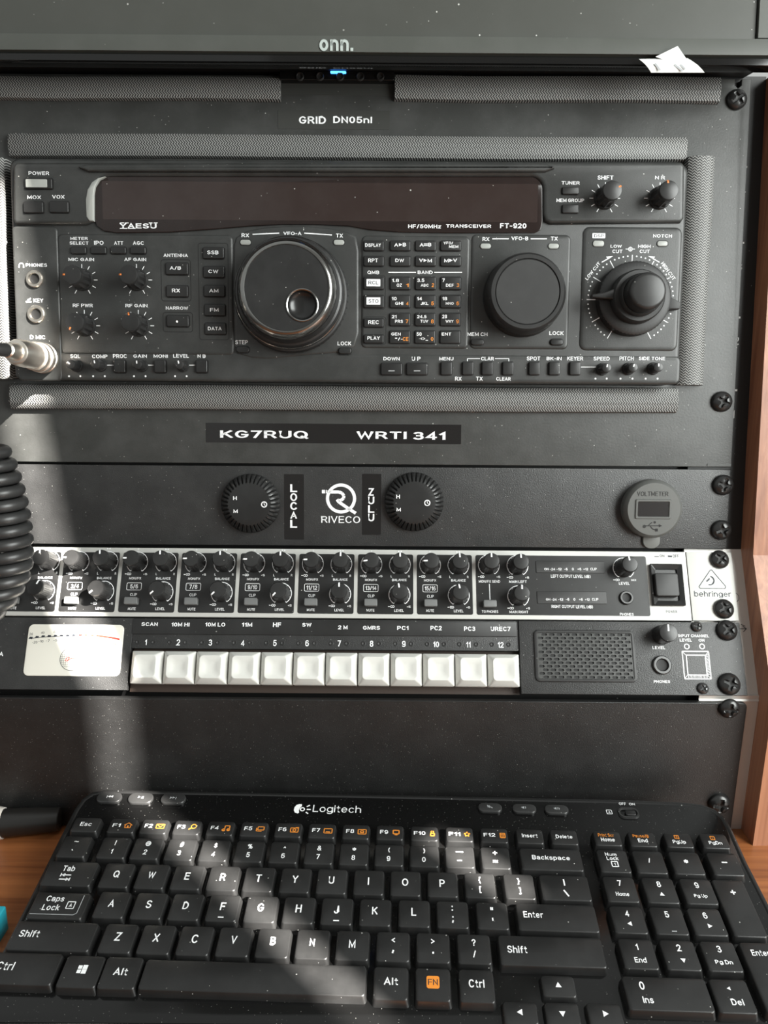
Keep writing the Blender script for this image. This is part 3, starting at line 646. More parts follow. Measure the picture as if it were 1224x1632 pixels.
for q in (('SQL', 120, 567.7, 16), ('COMP', 159, 567.7, 24.5), ('PROC', 191, 567.5, 22), ('GAIN', 223.3, 567.5, 21.5), ('MONI', 256, 567.5, 22.5), ('LEVEL', 288.5, 567.5, 25), ('N B', 321.3, 567.5, 13), ('DOWN', 624, 571.7, 26), ('U P', 663.2, 571.7, 14), ('MENU', 711.3, 571.7, 22.5), ('CLAR', 777, 571.3, 20.5), ('SPOT', 850.3, 571.3, 21.5), ('BK-IN', 883, 571.3, 24), ('KEYER', 916.7, 571.3, 25.5), ('SPEED', 958.8, 571.3, 25.7), ('PITCH', 998.7, 571.3, 22.5), ('SIDE TONE', 1039, 571.3, 42), ('RX', 730.5, 603.5, 10.5), ('TX', 764, 603.5, 10.5), ('CLEAR', 802.5, 603.5, 23)): t(*q, z=ZB)
zl = H + .00007
for (x0, y0, x1, y1) in ((402.5, 373.5, 445, 371.5), (485, 371.5, 529, 374.5), (619, 434, 663, 434), (692, 434, 736.5, 434), (784.6, 380.5, 811, 380.5), (845.7, 380.5, 871.5, 380.5)): Lp(b, FU, [(x0, y0), (x1, y1)], 1.5, zl)
Lp(b, FU, [(745, 577), (745, 571.5), (765, 571.5)], 1.1, ZB); Lp(b, FU, [(789, 571.5), (811, 571.5), (811, 577)], 1.1, ZB)
for (x0, x1, yy) in ((169, 181, 582), (235, 245, 582), (300, 311, 582), (926, 950, 585)): Lp(b, FU, [(x0, yy), (x1, yy)], 1, ZB)
for (x, yy) in ((110, 599.5), (128, 599.5), (148.5, 599.5), (167, 599.5), (213.5, 599.5), (232, 599.5), (279, 599.5), (297.5, 599.5), (949, 603.5), (967, 603.5), (989, 603.5), (1008, 603.5), (1029, 603.5), (1048, 603.5)):
    u, v, w, _ = FU.box(x, yy, 3, 3, ZB); b.disc(u, v, w / 2, ZB, n=10)
# headphone and key icons
u, v, w, _ = FU.box(34, 423, 7, 7, zl); b.arc(u, v, w / 2, -20, 200, w * .22, zl); b.disc(u - w * .5, v - w * .3, w * .2, zl); b.disc(u + w * .5, v - w * .3, w * .2, zl)
Lp(b, FU, [(41, 481), (50, 481)], 2, zl); Lp(b, FU, [(44, 478.5), (49, 475.5)], 2, zl)
# scale ticks round the small knobs
KN = {'MIC GAIN': (131, 446), 'AF GAIN': (218, 446), 'RF PWR': (135, 519), 'RF GAIN': (221, 519), 'SHIFT': (964, 316), 'NOISE': (1051, 316)}
for nme, (px, py) in KN.items():
    zz = ZU if py < 350 else zl; u, v, w, _ = FU.box(px, py, 20, 20, zz); q = w / 20
    for a in range(-60, 241, 30):
        c_, s_ = math.cos(math.radians(a)), math.sin(math.radians(a)); b.strip([(u + q * 18.5 * c_, v + q * 18.5 * s_), (u + q * 24.5 * c_, v + q * 24.5 * s_)], q * 1.1, zz)
# dial scale of the filter knob
u, v, w, _ = FU.box(1005, 478, 20, 20, zl); q = w / 20
for a in range(-60, 241, 6):
    c_, s_ = math.cos(math.radians(a)), math.sin(math.radians(a)); R1 = 68
    if a % 30 == 0: b.strip([(u + q * (R1 - 13) * c_, v + q * (R1 - 13) * s_), (u + q * (R1 + 2) * c_, v + q * (R1 + 2) * s_)], q * 1.3, zl)
    else: b.disc(u + q * R1 * c_, v + q * R1 * s_, q * 1.25, zl, n=8)
for sgn, word in ((-1, 'LOW CUT'), (1, 'HIGH CUT')):
    T(b, FU, word, 1005 + sgn * 60, 432, 33, 6, zl, rot=-sgn * 52, bold=.015)
    Lp(b, FU, [(1005 + sgn * 46, 418), (1005 + sgn * 31, 409.5)], 1.5, zl)
    b.flat(Pp(FU, [(1005 + sgn * 28, 408), (1005 + sgn * 39, 409), (1005 + sgn * 36, 413.5)], zl), zl)
u, v, w, _ = FU.box(1004.7, 397, 7, 7, zl); b.arc(u, v, w * .42, 0, 360, w * .16, zl); b.disc(u, v, w * .2, zl); Lp(b, FU, [(997, 397), (1001, 397)], 1, zl); Lp(b, FU, [(1008.5, 397), (1012, 397)], 1, zl)
u, v, a_, c_ = FU.box(954.5, 375.7, 20.5, 8, zl); b.rbox(u, v, a_, c_, H, zl, .0004, 0)
T(b, FU, 'DSP', 954.5, 375.7, 15, 5.4, zl + .00006, 'print_dark')
b.build('lettering', rad)

# buttons
def rbtn(px, py, w, h, z=H, **k): return button(rad, px, py, w, h, z, **({'m': 'black_plastic', 'ht': .0013, 'r': .0008} | k))
o_ = rbtn(60.5, 292, 44, 17, z=HU_)
b = MB('grey_light'); b.rbox(*FU.box(58, 292, 34, 13, HU_ + .0014), HU_ + .001, HU_ + .0015, .0005, .0001, m='grey_light'); b.build('tape_piece', rad, o_, label='creased shiny tape')
rbtn(52.5, 330, 31, 18, z=HU_); rbtn(93.5, 329.5, 30, 18, z=HU_)
rbtn(909.5, 303.5, 26, 12, z=HU_); rbtn(909.5, 332.5, 26, 14, z=HU_)
for x in (124.5, 156.5, 188, 219.5): rbtn(x, 398.7, 24, 11)
def frame_(x0, x1, y0, y1): 
    b = MB('groove_black'); u, v, a, c = FU.box((x0 + x1) / 2, (y0 + y1) / 2, x1 - x0, y1 - y0, H)
    P0 = rr(u, v, a, c, .0015); b.strip(P0, .00035, H + .00004, closed=True); b.build('button_border', rad)
frame_(257, 304, 414, 480); frame_(317, 364, 388, 542); frame_(260, 307, 498, 529); frame_(579, 614, 439, 493); frame_(579, 615, 505, 549)
def lab(s, x, y, w, h=6.2): return [(s, x, y, w, h, 'print_white')]
rbtn(281.5, 428, 35, 19, txt=lab('A/B', 279.5, 427, 18)); rbtn(282, 464, 34, 18, txt=lab('RX', 280.5, 463, 13)); o_ = rbtn(283, 511.5, 35, 18)
u, v, w, _ = FU.box(282, 512.5, 4, 4, H + .0014); b = MB('print_white'); b.lathe(u, v, [(w / 2, H + .0012), (w / 2.6, H + .0017)], 12); b.build('status_dot', rad, o_)
for s_, y, w in (('SSB', 403, 18), ('CW', 433.2, 16), ('AM', 463.5, 15), ('FM', 494, 14), ('DATA', 523.8, 22)): x = 340 + (y - 403) * .025; rbtn(x, y, 33, 18, txt=lab(s_, x - .8, y - .5, w))
for (x, y) in ((391, 386), (540, 386), (774, 392), (882.4, 392), (1056, 388)): rbtn(x, y, 17, 8.5, m='grey_light', r=.0014, ht=.0006, name='indicator_light', label='pale oval indicator light')
rbtn(954, 388, 18, 9.5, m='grey_light', r=.0014, ht=.0006, name='indicator_light')
for (x, y) in ((386.7, 557), (549.7, 559), (761, 545), (887.6, 545)): rbtn(x, y, 20, 10, r=.0016)
kx = [595.7, 638, 678.3, 718.5]; ky = [391.5, 416, 451.3, 480.3, 509, 537]
rbtn(595.7, 391.5, 31.5, 16, txt=lab('DISPLAY', 594.5, 390.3, 25)); rbtn(595.7, 416, 31.5, 16, txt=lab('RPT', 594.5, 415, 15.5))
for y, s_ in ((451, 'RCL'), (480.3, 'STO')):
    o_ = rbtn(595.7, y, 31.5, 20, label='button with a white ' + s_ + ' field'); zz = H + .0013 + .00006; b = MB('print_white'); u, v, a, c = FU.box(595.2, y - .5, 22, 11.5, zz); b.rbox(u, v, a, c, zz - .0002, zz, .0002, 0); T(b, FU, s_, 595.2, y - .5, 16, 6, zz + .00006, 'print_dark'); b.build('lettering', rad, o_)
rbtn(595.7, 514.3, 31, 14, txt=lab('REC', 595.3, 513.5, 17)); rbtn(595.7, 540, 31, 13.5, txt=lab('PLAY', 595.5, 538.5, 20))
W_, O_ = 'print_white', 'print_orange'
def arrow(x, y): return [('A', x - 8.5, y, 6.5, 6.2, W_)]
rows = [[('A', 'B'), ('A=', 'B'), None], [('DW',), ('V', 'M'), ('M', 'V')]]
o_ = rbtn(638, 391.5, 32, 16, txt=[('A', 631.5, 390, 6.5, 6, W_), ('B', 644.5, 390, 5.5, 6, W_)])
o2 = rbtn(678.3, 391.5, 32, 16, txt=[('A', 672, 390, 6.5, 6, W_), ('B', 684.7, 390, 5.5, 6, W_), ('=', 678.5, 390, 6, 4, W_)])
rbtn(718.5, 391.5, 32, 16, txt=[('VFO/', 714.5, 387.3, 15, 5, W_), ('MEM', 723, 392.7, 15, 5, W_)])
rbtn(638, 416, 32, 16, txt=lab('DW', 637, 415, 14))
o3 = rbtn(678.3, 416, 32, 16, txt=[('V', 671, 415, 6.5, 6, W_), ('M', 685, 415, 7, 6, W_)])
o4 = rbtn(718.5, 416, 32, 16, txt=[('M', 711.5, 415, 7, 6, W_), ('V', 725.3, 415, 6.5, 6, W_)])
for o5, x, y in ((o_, 638.3, 390), (o3, 677.5, 415), (o4, 718.5, 415)):
    b = MB('print_white'); zz = H + .00137; b.flat(Pp(FU, [(x - 2.5, y - 2.5), (x + 3, y), (x - 2.5, y + 2.5)], zz), zz); b.build('arrow_mark', rad, o5)
K = [[('1.8', 'OZ', '1'), ('3.5', 'ABC', '2'), ('7', 'DEF', '3')], [('10', 'GHI', '4'), ('14', 'JKL', '5'), ('18', 'MNO', '6')], [('21', 'PRS', '7'), ('24.5', 'TUV', '8'), ('28', 'WXY', '9')], [('GEN', '*/-', 'CE'), ('50', '<>_', '0'), ('ENT', '', '')]]
for r_ in range(4):
    for c_ in range(3):
        a_, m_, d_ = K[r_][c_]; x, y = kx[c_ + 1] - r_ * .3, ky[r_ + 2]
        wt = {1: 4, 2: 8, 3: 11.5, 4: 15.5}[len(a_)]; 
        if a_ == 'GEN' or a_ == 'ENT': wt = 15
        tx = [(a_, x - 13.5 + wt / 2, y - 4.6, wt, 5.6, W_)]
        if m_: wm = {2: 8.5, 3: 12.5}[len(m_)]; tx.append((m_, x - 1.5, y + 3.2, wm, 5, W_))
        if d_: tx.append((d_, x + 11.3 - (2 if d_ == 'CE' else 0), y + 3.2, 9 if d_ == 'CE' else 4.2, 6, O_))
        rbtn(x, y, 32, 20.5, txt=tx)
b = MB('groove_black')
for px in (624, 664.7):
    o_ = rbtn(px, 588, 33, 19, z=ZB, ht=.0016); k = MB('print_grey'); Lp(k, FU, [(px - 5, 591), (px + 5, 591)], 1.3, ZB + .0017, 'print_grey'); k.build('ridge', rad, o_)
for px in (711.7, 746, 777, 810, 852, 884, 917): rbtn(px, 587, 17, 21, z=ZB, ht=.0018)
for px in (190, 254.6, 321): rbtn(px, 583.8, 18, 20, z=ZB, ht=.0018)

# knobs
def pot(th, px, py, z, r0, r1, hgt, n=36, amp=.00035, point=None, pm='tick_orange', m='knob_black', label=None, chamfer=.0006, skirt=None, plen=(.62, 1.0), pw=.0007, side=True, name='knob'):
    u, v = th.fr.uv(px, py, z); b = MB(m)
    prof = []
    if skirt: prof += [(skirt, z), (skirt, z + .0012), (skirt - .0004, z + .0018)]
    prof += [(r0, z + (.0018 if skirt else 0), amp), (r1, z + hgt * .72, amp), (r1 * .985, z + hgt * .80, 0), (r1 * .985, z + hgt - chamfer), (r1 * .985 - chamfer * .3, z + hgt - chamfer * .3), (r1 * .985 - chamfer, z + hgt)]
    b.lathe(u, v, prof, n * 2)
    o = b.build(name, th, label=label)
    if point is not None:
        c_, s_ = math.cos(math.radians(point)), math.sin(math.radians(point)); zt = z + hgt + .00006; rt = r1 * .985 - chamfer
        k = MB(pm); k.strip([(u + rt * plen[0] * c_, v + rt * plen[0] * s_), (u + rt * plen[1] * c_, v + rt * plen[1] * s_)], pw, zt)
        if side:
            ro = r1 * .985 + .00012; nx, ny = -s_ * pw / 2, c_ * pw / 2
            A = [(rt + .0001, zt), (ro, z + hgt - chamfer * .8), (r1 + .00015, z + hgt * .5)]
            for i in range(2):
                (ra, za), (rb, zb) = A[i], A[i + 1]
                k.add([(u + ra * c_ - nx, v + ra * s_ - ny, za), (u + rb * c_ - nx, v + rb * s_ - ny, zb), (u + rb * c_ + nx, v + rb * s_ + ny, zb), (u + ra * c_ + nx, v + ra * s_ + ny, za)], [(0, 1, 2, 3)])
        k.build('pointer', th, o)
    return o
for nme, (px, py) in KN.items():
    pt_ = {'MIC GAIN': 180, 'AF GAIN': 180, 'RF PWR': 235, 'RF GAIN': 100, 'SHIFT': 25, 'NOISE': 100}[nme]
    zz = HU_ if py < 350 else H
    pot(rad, px, py, zz, .0059, .0053, .0150, n=11, amp=.0009, point=pt_, skirt=.0063, plen=(.8, 1), pw=.0009)
for nme, px, py, pt_ in (('SQL', 122.6, 583, 140), ('COMP', 161, 582.5, 100), ('GAIN', 226.6, 583, 95), ('LEVEL', 292, 583, 100), ('SPEED', 959.6, 588.5, 80), ('PITCH', 1001, 588, 75), ('SIDE TONE', 1040.6, 587.5, 90)):
    pot(rad, px, py, ZB, .0030, .0027, .0095, n=10, amp=.00025, point=pt_, pm='print_white', skirt=.0036, plen=(.2, 1), pw=.0007, side=False)
# main tuning knob
u, v = FU.uv(465, 472, H)
b = MB('rubber')
b.lathe(u, v, [(.0322, H), (.0325, H + .004), (.0318, H + .0055), (.0308, H + .006)], 120)
main = b.build('tuning_knob', rad, label='large main tuning knob with a finger dimple')
b = MB('knob_black'); b.lathe(u, v, [(.0308, H + .0045), (.0306, H + .0125), (.0296, H + .0145), (.0285, H + .0150), (.0284, H + .0165), (.0272, H + .021)], 96, cap1=False); b.build('knob_body', rad, main)
b = MB('chrome'); b.lathe(u, v, [(.0309, H + .0098), (.03115, H + .0104), (.0311, H + .0112), (.0307, H + .0116)], 96, cap1=False); b.lathe(u, v, [(.0272, H + .0205), (.0268, H + .0222), (.0250, H + .0246), (.0238, H + .0254), (.0231, H + .0254), (.0228, H + .0249)], 96, cap1=False)
MATS['chrome_dark'] = mat('chrome_dark', (.30, .30, .29), .2, metal=1); b.mats = ['chrome_dark']; b.build('polished_rim', rad, main, label='polished dark rim')
zt = H + .0250; du, dv = FU.uv(481.5, 486, zt + .001)
b = MB('knob_black'); cir = lambda x, y, r, z, n=64: [(x + r * math.cos(2 * math.pi * i / n), y + r * math.sin(2 * math.pi * i / n), z) for i in range(n)]
b.rings([cir(u, v, .0229, zt - .003), cir(u, v, .0229, zt), cir(du, dv, .0084, zt)], cap1=False); b.build('knob_top', rad, main)
b = MB('chrome_dark'); b.lathe(du, dv, [(.0090, zt - .0001), (.0089, zt + .0006), (.0085, zt + .0008), (.0080, zt + .0005)], 48, cap1=False); b.build('dimple_rim', rad, main)
b = MB('kb_rim'); b.lathe(du, dv, [(.0081, zt + .0005)] + [(.0081 * math.cos(a), zt + .0005 - .0042 * math.sin(a)) for a in [math.pi / 2 * i / 9 for i in range(1, 9)]] + [(.0002, zt - .0037)], 48); b.build('finger_dimple', rad, main)
b = MB('knob_black')
for i in range(60):
    a = 2 * math.pi * i / 60; x, y = u + .0325 * math.cos(a), v + .0325 * math.sin(a); b.lathe(x, y, [(.0004, H + .0026), (.0004, H + .0036), (.0002, H + .0040)], 6)
b.build('grip_dots', rad, main)
# second tuning knob
u, v = FU.uv(833, 473, H)
b = MB('knob_black'); b.lathe(u, v, [(.0226, H), (.0230, H + .0012), (.0226, H + .003), (.0221, H + .0045), (.0224, H + .006), (.0220, H + .0125), (.0212, H + .0150), (.0202, H + .0160), (.0182, H + .0160), (.0178, H + .0150)], 80, cap1=False)
vb_ = b.build('tuning_knob', rad, label='smaller plain second tuning knob')
b = MB('rubber'); b.lathe(u, v, [(.0179, H + .012), (.0179, H + .0152), (.0174, H + .0156)], 80); b.build('knob_top', rad, vb_)
# filter knob: dial ring, lever, cap
u, v = FU.uv(1006.5, 478, H)
b = MB('rubber'); b.lathe(u, v, [(.0208, H), (.0206, H + .0065, .0004), (.0193, H + .0075, .0003), (.0150, H + .0077)], 120)
lowk = b.build('filter_knob', rad, label='stacked filter knob with a lever pointer')
a0 = math.radians(-9); b.v = []; b.f = []; b.m = []
P = [(u + .0195 * math.cos(a0 - .16), v + .0195 * math.sin(a0 - .16)), (u + .0262 * math.cos(a0 - .07), v + .0262 * math.sin(a0 - .07)), (u + .0262 * math.cos(a0 + .07), v + .0262 * math.sin(a0 + .07)), (u + .0195 * math.cos(a0 + .2), v + .0195 * math.sin(a0 + .2))]
b.poly(P, H + .0012, H + .0066, .0005); b.build('ring_pointer', rad, lowk)
b = MB('knob_black'); b.lathe(u, v, [(.0150, H + .0070), (.0146, H + .0135), (.0138, H + .0145)], 64); k2 = b.build('inner_dial', rad, lowk)
P = [(u - .0262, v - .0010), (u - .0262, v + .0006), (u - .0200, v + .0016), (u - .0128, v + .0042), (u - .0080, v + .0050), (u - .0080, v - .0030), (u - .0138, v - .0020), (u - .0200, v - .0016)]
b = MB('knob_black'); b.poly(P, H + .0085, H + .0135, .0006); b.build('lever', rad, lowk)
b = MB('knob_black'); b.lathe(u, v, [(.0118, H + .013), (.0114, H + .0185), (.0108, H + .0192), (.0103, H + .0190), (.0101, H + .0260), (.0099, H + .0274), (.0092, H + .0284), (.0080, H + .0288)], 64); b.build('knob_cap', rad, lowk)
# jacks
jack(rad, 56, 445, 13.5, H); jack(rad, 58.5, 501, 14, H)

# microphone plug
pu, pv = FU.uv(70, 571, H)
plug = Thing('microphone_plug', 'shiny silver microphone plug screwed into the transceiver at the far left', 'plug', FU, pu, pv, H)
b = MB('plug_metal')
b.lathe(pu, pv, [(0.00853, H - .0002), (0.00870, H + .0006), (0.00870, H + .0022), (0.00818, H + .0026), (0.00809, H + .0034), (0.00861, H + .0038), (0.00861, H + .0066), (0.00818, H + .0072), (0.00766, H + .0074), (0.00766, H + .010), (0.00809, H + .0104), (0.00809, H + .013), (0.00757, H + .0136)], 48)
b.build('coupling_ring', plug)
b = MB('plug_metal'); b.lathe(pu, pv, [(0.00713, H + .012), (0.00731, H + .020), (0.00696, H + .0215), (0.00696, H + .0225), (0.00748, H + .023), (0.00731, H + .031), (0.00644, H + .034), (0.00557, H + .0345)], 48); b.build('plug_barrel', plug)
b = MB('plug_metal'); b.lathe(pu, pv, [(0.00487, H + .033), (0.00452, H + .040), (0.00400, H + .044), (0.00313, H + .0448)], 40); b.build('cable_clamp', plug)
b = MB('cord_black'); b.tube([(pu, pv, H + .042), (pu - .002, pv - .0005, H + .052), (pu - .010, pv - .003, H + .060), (pu - .024, pv - .006, H + .062), (pu - .045, pv - .012, H + .058)], .0036, 14, up=(0, 1, .1)); b.build('cable', plug)

# coiled cord hanging at the left
hc = .052
sil = [(700, -50), (718, -30), (735, -22), (752, -16), (770, -10), (790, -5), (810, 0), (830, 3), (850, 5.5), (875, 7), (900, 6), (920, 2), (935, -5), (950, -13), (968, -26), (990, -50)]
ax = [FU.uv(x, y, hc) for y, x in sil]
cu, cv = FU.uv(5, 880, hc)
cord = Thing('coiled_cord', 'thick black coiled microphone cord hanging at the left edge', 'cord', FU, cu, cv, hc)
ys = [a[1] for a in ax][::-1]; xs_ = [a[0] for a in ax][::-1]
P = []; pitch = .0069; rt_ = .00335; turns = (ys[-1] - ys[0]) / pitch; N_ = int(turns * 22)
for i in range(N_ + 1):
    f_ = i / N_; y = ys[-1] + (ys[0] - ys[-1]) * f_; x = float(np.interp(y, ys, xs_)); th_ = 2 * math.pi * turns * f_
    P.append((x + .0118 * math.cos(th_), y, hc + .0118 * math.sin(th_)))
b = MB('cord_black'); b.tube(P, rt_, 12, up=(0, 1, 0)); b.build('coil', cord)

# ================================================================ clock and voltmeter panel
cv0 = .0008; cv1 = FU.uv(600, 743)[1]
ck = Thing('clock_panel', 'narrow black panel with two round ribbed clocks and a grey voltmeter', 'rack panel', FU, 0, cv0)
HC = -.0006
b = MB('grained_paint'); b.poly([(UL, cv0), (.2108, cv0), (.2108, cv1 - .0005), (UL, cv1 - .0005)], -.0034, HC, .0004); b.build('panel_plate', ck)
screw(ck, 1154, 773, 16.5, HC, rot=75); screw(ck, 1151, 845, 16, HC, rot=20)
label_tape(ck, FU, (468.8, 808, 31, 104), [(c, 468, 778 + i * 14.2, 11, 12.5) for i, c in enumerate('LOCAL')], 'tape_black', 'black label reading down', z=HC + .00015)
label_tape(ck, FU, (592.3, 804, 30, 97), [(c, 591.5, 784 + i * 13.6, 10, 12) for i, c in enumerate('ZULU')], 'tape_black', 'black label reading down', z=HC + .00015)
b = MB('print_white'); z = HC + .0001
u, v, w, _ = FU.box(543.5, 794.5, 48, 48, z); q = w / 48; b.arc(u, v, q * 21.5, 0, 360, q * 5, z, n=48)
Lp(b, FU, [(513, 783.5), (518, 783.5)], 5.5, z); Lp(b, FU, [(519.5, 783.5), (521, 783.5)], 5.5, z)
Lp(b, FU, [(522, 784), (540, 784), (545, 786), (548, 790), (547.5, 794), (544, 797), (539, 798)], 5, z)
Lp(b, FU, [(537, 796), (540, 800), (556, 811), (567, 818)], 5, z)
T(b, FU, 'RIVECO', 543, 828.5, 62, 12, z, bold=.0); Lp(b, FU, [(511.5, 823.5), (517, 823.5)], 2, z)
b.build('emblem', ck, label='white round letter emblem')
def clock(px, py, lab):
    u, v, w, _ = FU.box(px, py, 94, 94, HC); r = w / 2
    b = MB('black_plastic'); n = 37 * 4
    def ring(rad_, z, d): return [(u + rad_ * math.cos(2 * math.pi * i / n), v + rad_ * math.sin(2 * math.pi * i / n), z - (d if i % 4 in (0,) else 0)) for i in range(n)]
    R = [ring(r, HC, 0), ring(r * .995, HC + .0022, .0004), ring(r * .965, HC + .0036, .0014), ring(r * .86, HC + .0056, .0014), ring(r * .74, HC + .0070, .0012), ring(r * .70, HC + .0072, 0), ring(r * .5, HC + .0076, 0), ring(r * .25, HC + .0078, 0), ring(r * .03, HC + .0079, 0)]
    b.rings(R); o = b.build('clock_dial', ck, label=lab)
    k = MB('groove_black')
    for i in range(37):
        a = 2 * math.pi * (i + .5) / 37 + .02; c_, s_ = math.cos(a), math.sin(a); A = [(r * .99, HC + .0026), (r * .965, HC + .0037), (r * .86, HC + .00572), (r * .74, HC + .00712)]; nx, ny = -s_ * .00028, c_ * .00028
        for j in range(3):
            (ra, za), (rb, zb) = A[j], A[j + 1]; k.add([(u + ra * c_ - nx, v + ra * s_ - ny, za), (u + ra * c_ + nx, v + ra * s_ + ny, za), (u + rb * c_ + nx, v + rb * s_ + ny, zb), (u + rb * c_ - nx, v + rb * s_ - ny, zb)], [(0, 1, 2, 3)])
    k.build('rim_slots', ck, o)
    k = MB('print_white'); z = HC + .0081
    T(k, FU, 'H', px - 25.5, py - 8, 6, 6, z, bold=.03); T(k, FU, 'M', px - 24.5, py + 12.5, 7, 6, z, bold=.03)
    uu, vv, w, _ = FU.box(px + 21, py + 2, 10, 10, z); k.arc(uu, vv, w * .42, 0, 360, w * .16, z); k.strip([(uu, vv + w * .3), (uu, vv), (uu + w * .2, vv - w * .16)], w * .1, z); k.build('lettering', ck, o)
clock(400, 802, 'left ribbed clock'); clock(660, 799.5, 'right ribbed clock')
u, v, w, _ = FU.box(1040, 811, 94, 94, HC + .005); r = w / 2
b = MB('voltmeter_grey'); b.lathe(u, v, [(r, HC), (r * 1.0, HC + .0045), (r * .985, HC + .0058), (r * .885, HC + .0076), (r * .3, HC + .0077)], 72); vm = b.build('voltmeter', ck, label='round grey voltmeter')
b = MB('voltmeter_tab'); b.rbox(*FU.box(1038, 860, 27, 28, HC + .001), HC, HC + .0016, .0045, .0003); b.build('cover_tab', ck, vm, label='pale grey rounded tab')
zv = HC + .0077
b = MB('voltmeter_grey'); u, v, a, c = FU.box(1041, 811.5, 56, 30, zv); b.strip(rr(u, v, a, c, .0008), .0012, zv + .0004, closed=True); P0 = rr(u, v, a, c, .0008)
b = MB('voltmeter_grey'); R = [[(x, y, zz) for x, y in rr(u, v, a - 2 * d, c - 2 * d, .0007)] for d, zz in ((-.0003, zv), (.0001, zv + .0007), (.0009, zv + .0007), (.0013, zv + .0001))]; b.rings(R, cap1=False); b.build('display_frame', ck, vm)
b = MB('volt_glass'); b.rbox(u, v, a - .0022, c - .0022, zv - .0005, zv + .00012, .0004, 0); b.build('display_window', ck, vm)
b = MB('groove_black'); z = zv + .0001
T(b, FU, 'VOLTMETER', 1040.5, 787, 50, 8.5, z, 'groove_black', bold=0)
Lp(b, FU, [(1028, 838), (1052, 838)], 1.4, z, 'groove_black'); Lp(b, FU, [(1033, 838), (1036, 835), (1039.5, 832.5)], 1.3, z, 'groove_black'); Lp(b, FU, [(1036, 838), (1040, 843), (1047, 845)], 1.4, z, 'groove_black')
for (x, y, rr_) in ((1027, 839, 2.6), (1043.5, 832.5, 2)): uu, vv, w, _ = FU.box(x, y, 2 * rr_, 2 * rr_, z); b.disc(uu, vv, w / 2, z)
b.flat(Pp(FU, [(1050, 835.5), (1055.5, 838), (1050, 840.5)], z), z); b.flat(Pp(FU, [(1044, 842.5), (1048.5, 842.5), (1048.5, 847), (1044, 847)], z), z)
b.build('lettering', ck, vm)

# ================================================================ mixer
mv1 = FM.uv(612, 876)[1]; mv0 = FM.uv(612, 985.5)[1]
mx = Thing('audio_mixer', 'silver and black rack mixer with rows of small black knobs', 'mixer', FM, 0, mv0)
xe = FM.uv(1098, 930)[0]
b = MB('silver_plate'); b.poly([(UL, mv0), (xe - .0004, mv0), (xe - .0004, mv1), (UL, mv1)], -.003, 0, .0002); b.build('front_plate', mx)
ear = Pp(FM, [(1104.5, 985), (1093, 877.5)], 0); P = [(xe, mv0), (.2128, mv0)] + [(.2128 - .0012 + .0012 * math.cos(a), mv1 - .0012 + .0012 * math.sin(a)) for a in (0, .4, .8, 1.2, 1.57)] + [(xe, mv1)]
b = MB('silver_plate'); b.poly(P, -.003, .0004, .0003); ear_o = b.build('rack_ear', mx)
b = MB('print_dark'); z = .0005
u, v, w, _ = FM.box(1135, 926, 44, 32, z); Lp(b, FM, [(1132, 908.5), (1134.5, 908.5), (1157, 935), (1155.5, 938), (1115.5, 937.5), (1114, 935)], 1.3, z, 'print_dark', closed=True)
u, v, w, _ = FM.box(1131, 925, 14, 14, z); b.arc(u, v, w * .5, -110, 75, w * .14, z); b.arc(u + w * .05, v, w * .44, -60, 60, w * .14, z)
b.flat(Pp(FM, [(1125, 926), (1131, 920.5), (1131, 924), (1127, 927.5)], z), z)
b.mats = ['print_dark']; T(b, FM, 'behringer', 1136, 947.5, 59, 11.5, z, 'print_dark', bold=.004, space=1.05); b.build('emblem', mx, ear_o)
screw(mx, 1148, 891, 15, .0004, rot=50); screw(mx, 1155, 970, 16, .0004, rot=25)
def kf(a, b_, t_): return (a[0] + (b_[0] - a[0]) * t_, a[1] + (b_[1] - a[1]) * t_)
ls = lambda p, q: (FM.uv(*p), FM.uv(*q))
chA = {'mon': ls((125.4, 895.5), (685.4, 900.5)), 'bal': ls((171.5, 895.5), (730.5, 901)), 'lev': ls((164.6, 942.8), (731, 949))}
lanes = [[kf(*chA[k], i / 6) for k in ('mon', 'bal', 'lev')] for i in range(-1, 7)]
pitch_m = (chA['mon'][1][0] - chA['mon'][0][0]) / 6; base0 = chA['mon'][0]
sep0 = FM.uv(195, 876)[0]; sep6 = FM.uv(754.5, 878)[0]; sp = (sep6 - sep0) / 6
vt_, vb2 = mv1 - .0030, mv0 + .0025
b = MB('groove_black')
secs = [(sep0 + (i - 1) * sp + .0011, sep0 + i * sp - .0011) for i in range(-1, 7)] + [(sep6 + .0011, FM.uv(1032.5, 930)[0])]
for i, (x0, x1) in enumerate(secs):
    k = MB('black_plastic'); k.rbox((x0 + x1) / 2, (vt_ + vb2) / 2, x1 - x0, vt_ - vb2, -.001, .00012, .0012, 0); k.build('channel_field', mx)
zp = .0002; w_ = MB('print_white')
def dial(u, v, px, r=.0064, lo='inf', hi='+15'):
    w_.arc(u, v, r, -58, 238, .00042, zp, n=36)
    for a in range(-58, 239, 37): w_.strip([(u + (r - .0011) * math.cos(math.radians(a)), v + (r - .0011) * math.sin(math.radians(a))), (u + r * math.cos(math.radians(a)), v + r * math.sin(math.radians(a)))], .0003, zp)
    if lo == 'inf': w_.strip([(u - .0068, v - .0072), (u - .0058, v - .0072)], .0004, zp); w_.arc(u - .0048, v - .0072, .0006, 0, 360, .0003, zp, n=10); w_.arc(u - .0037, v - .0072, .0006, 0, 360, .0003, zp, n=10)
    else: w_.text(lo, u - .0052, v - .0072, None, .0014, zp, 'print_white')
    w_.text(hi, u + .0056, v - .0072, None, .0014, zp, 'print_white')
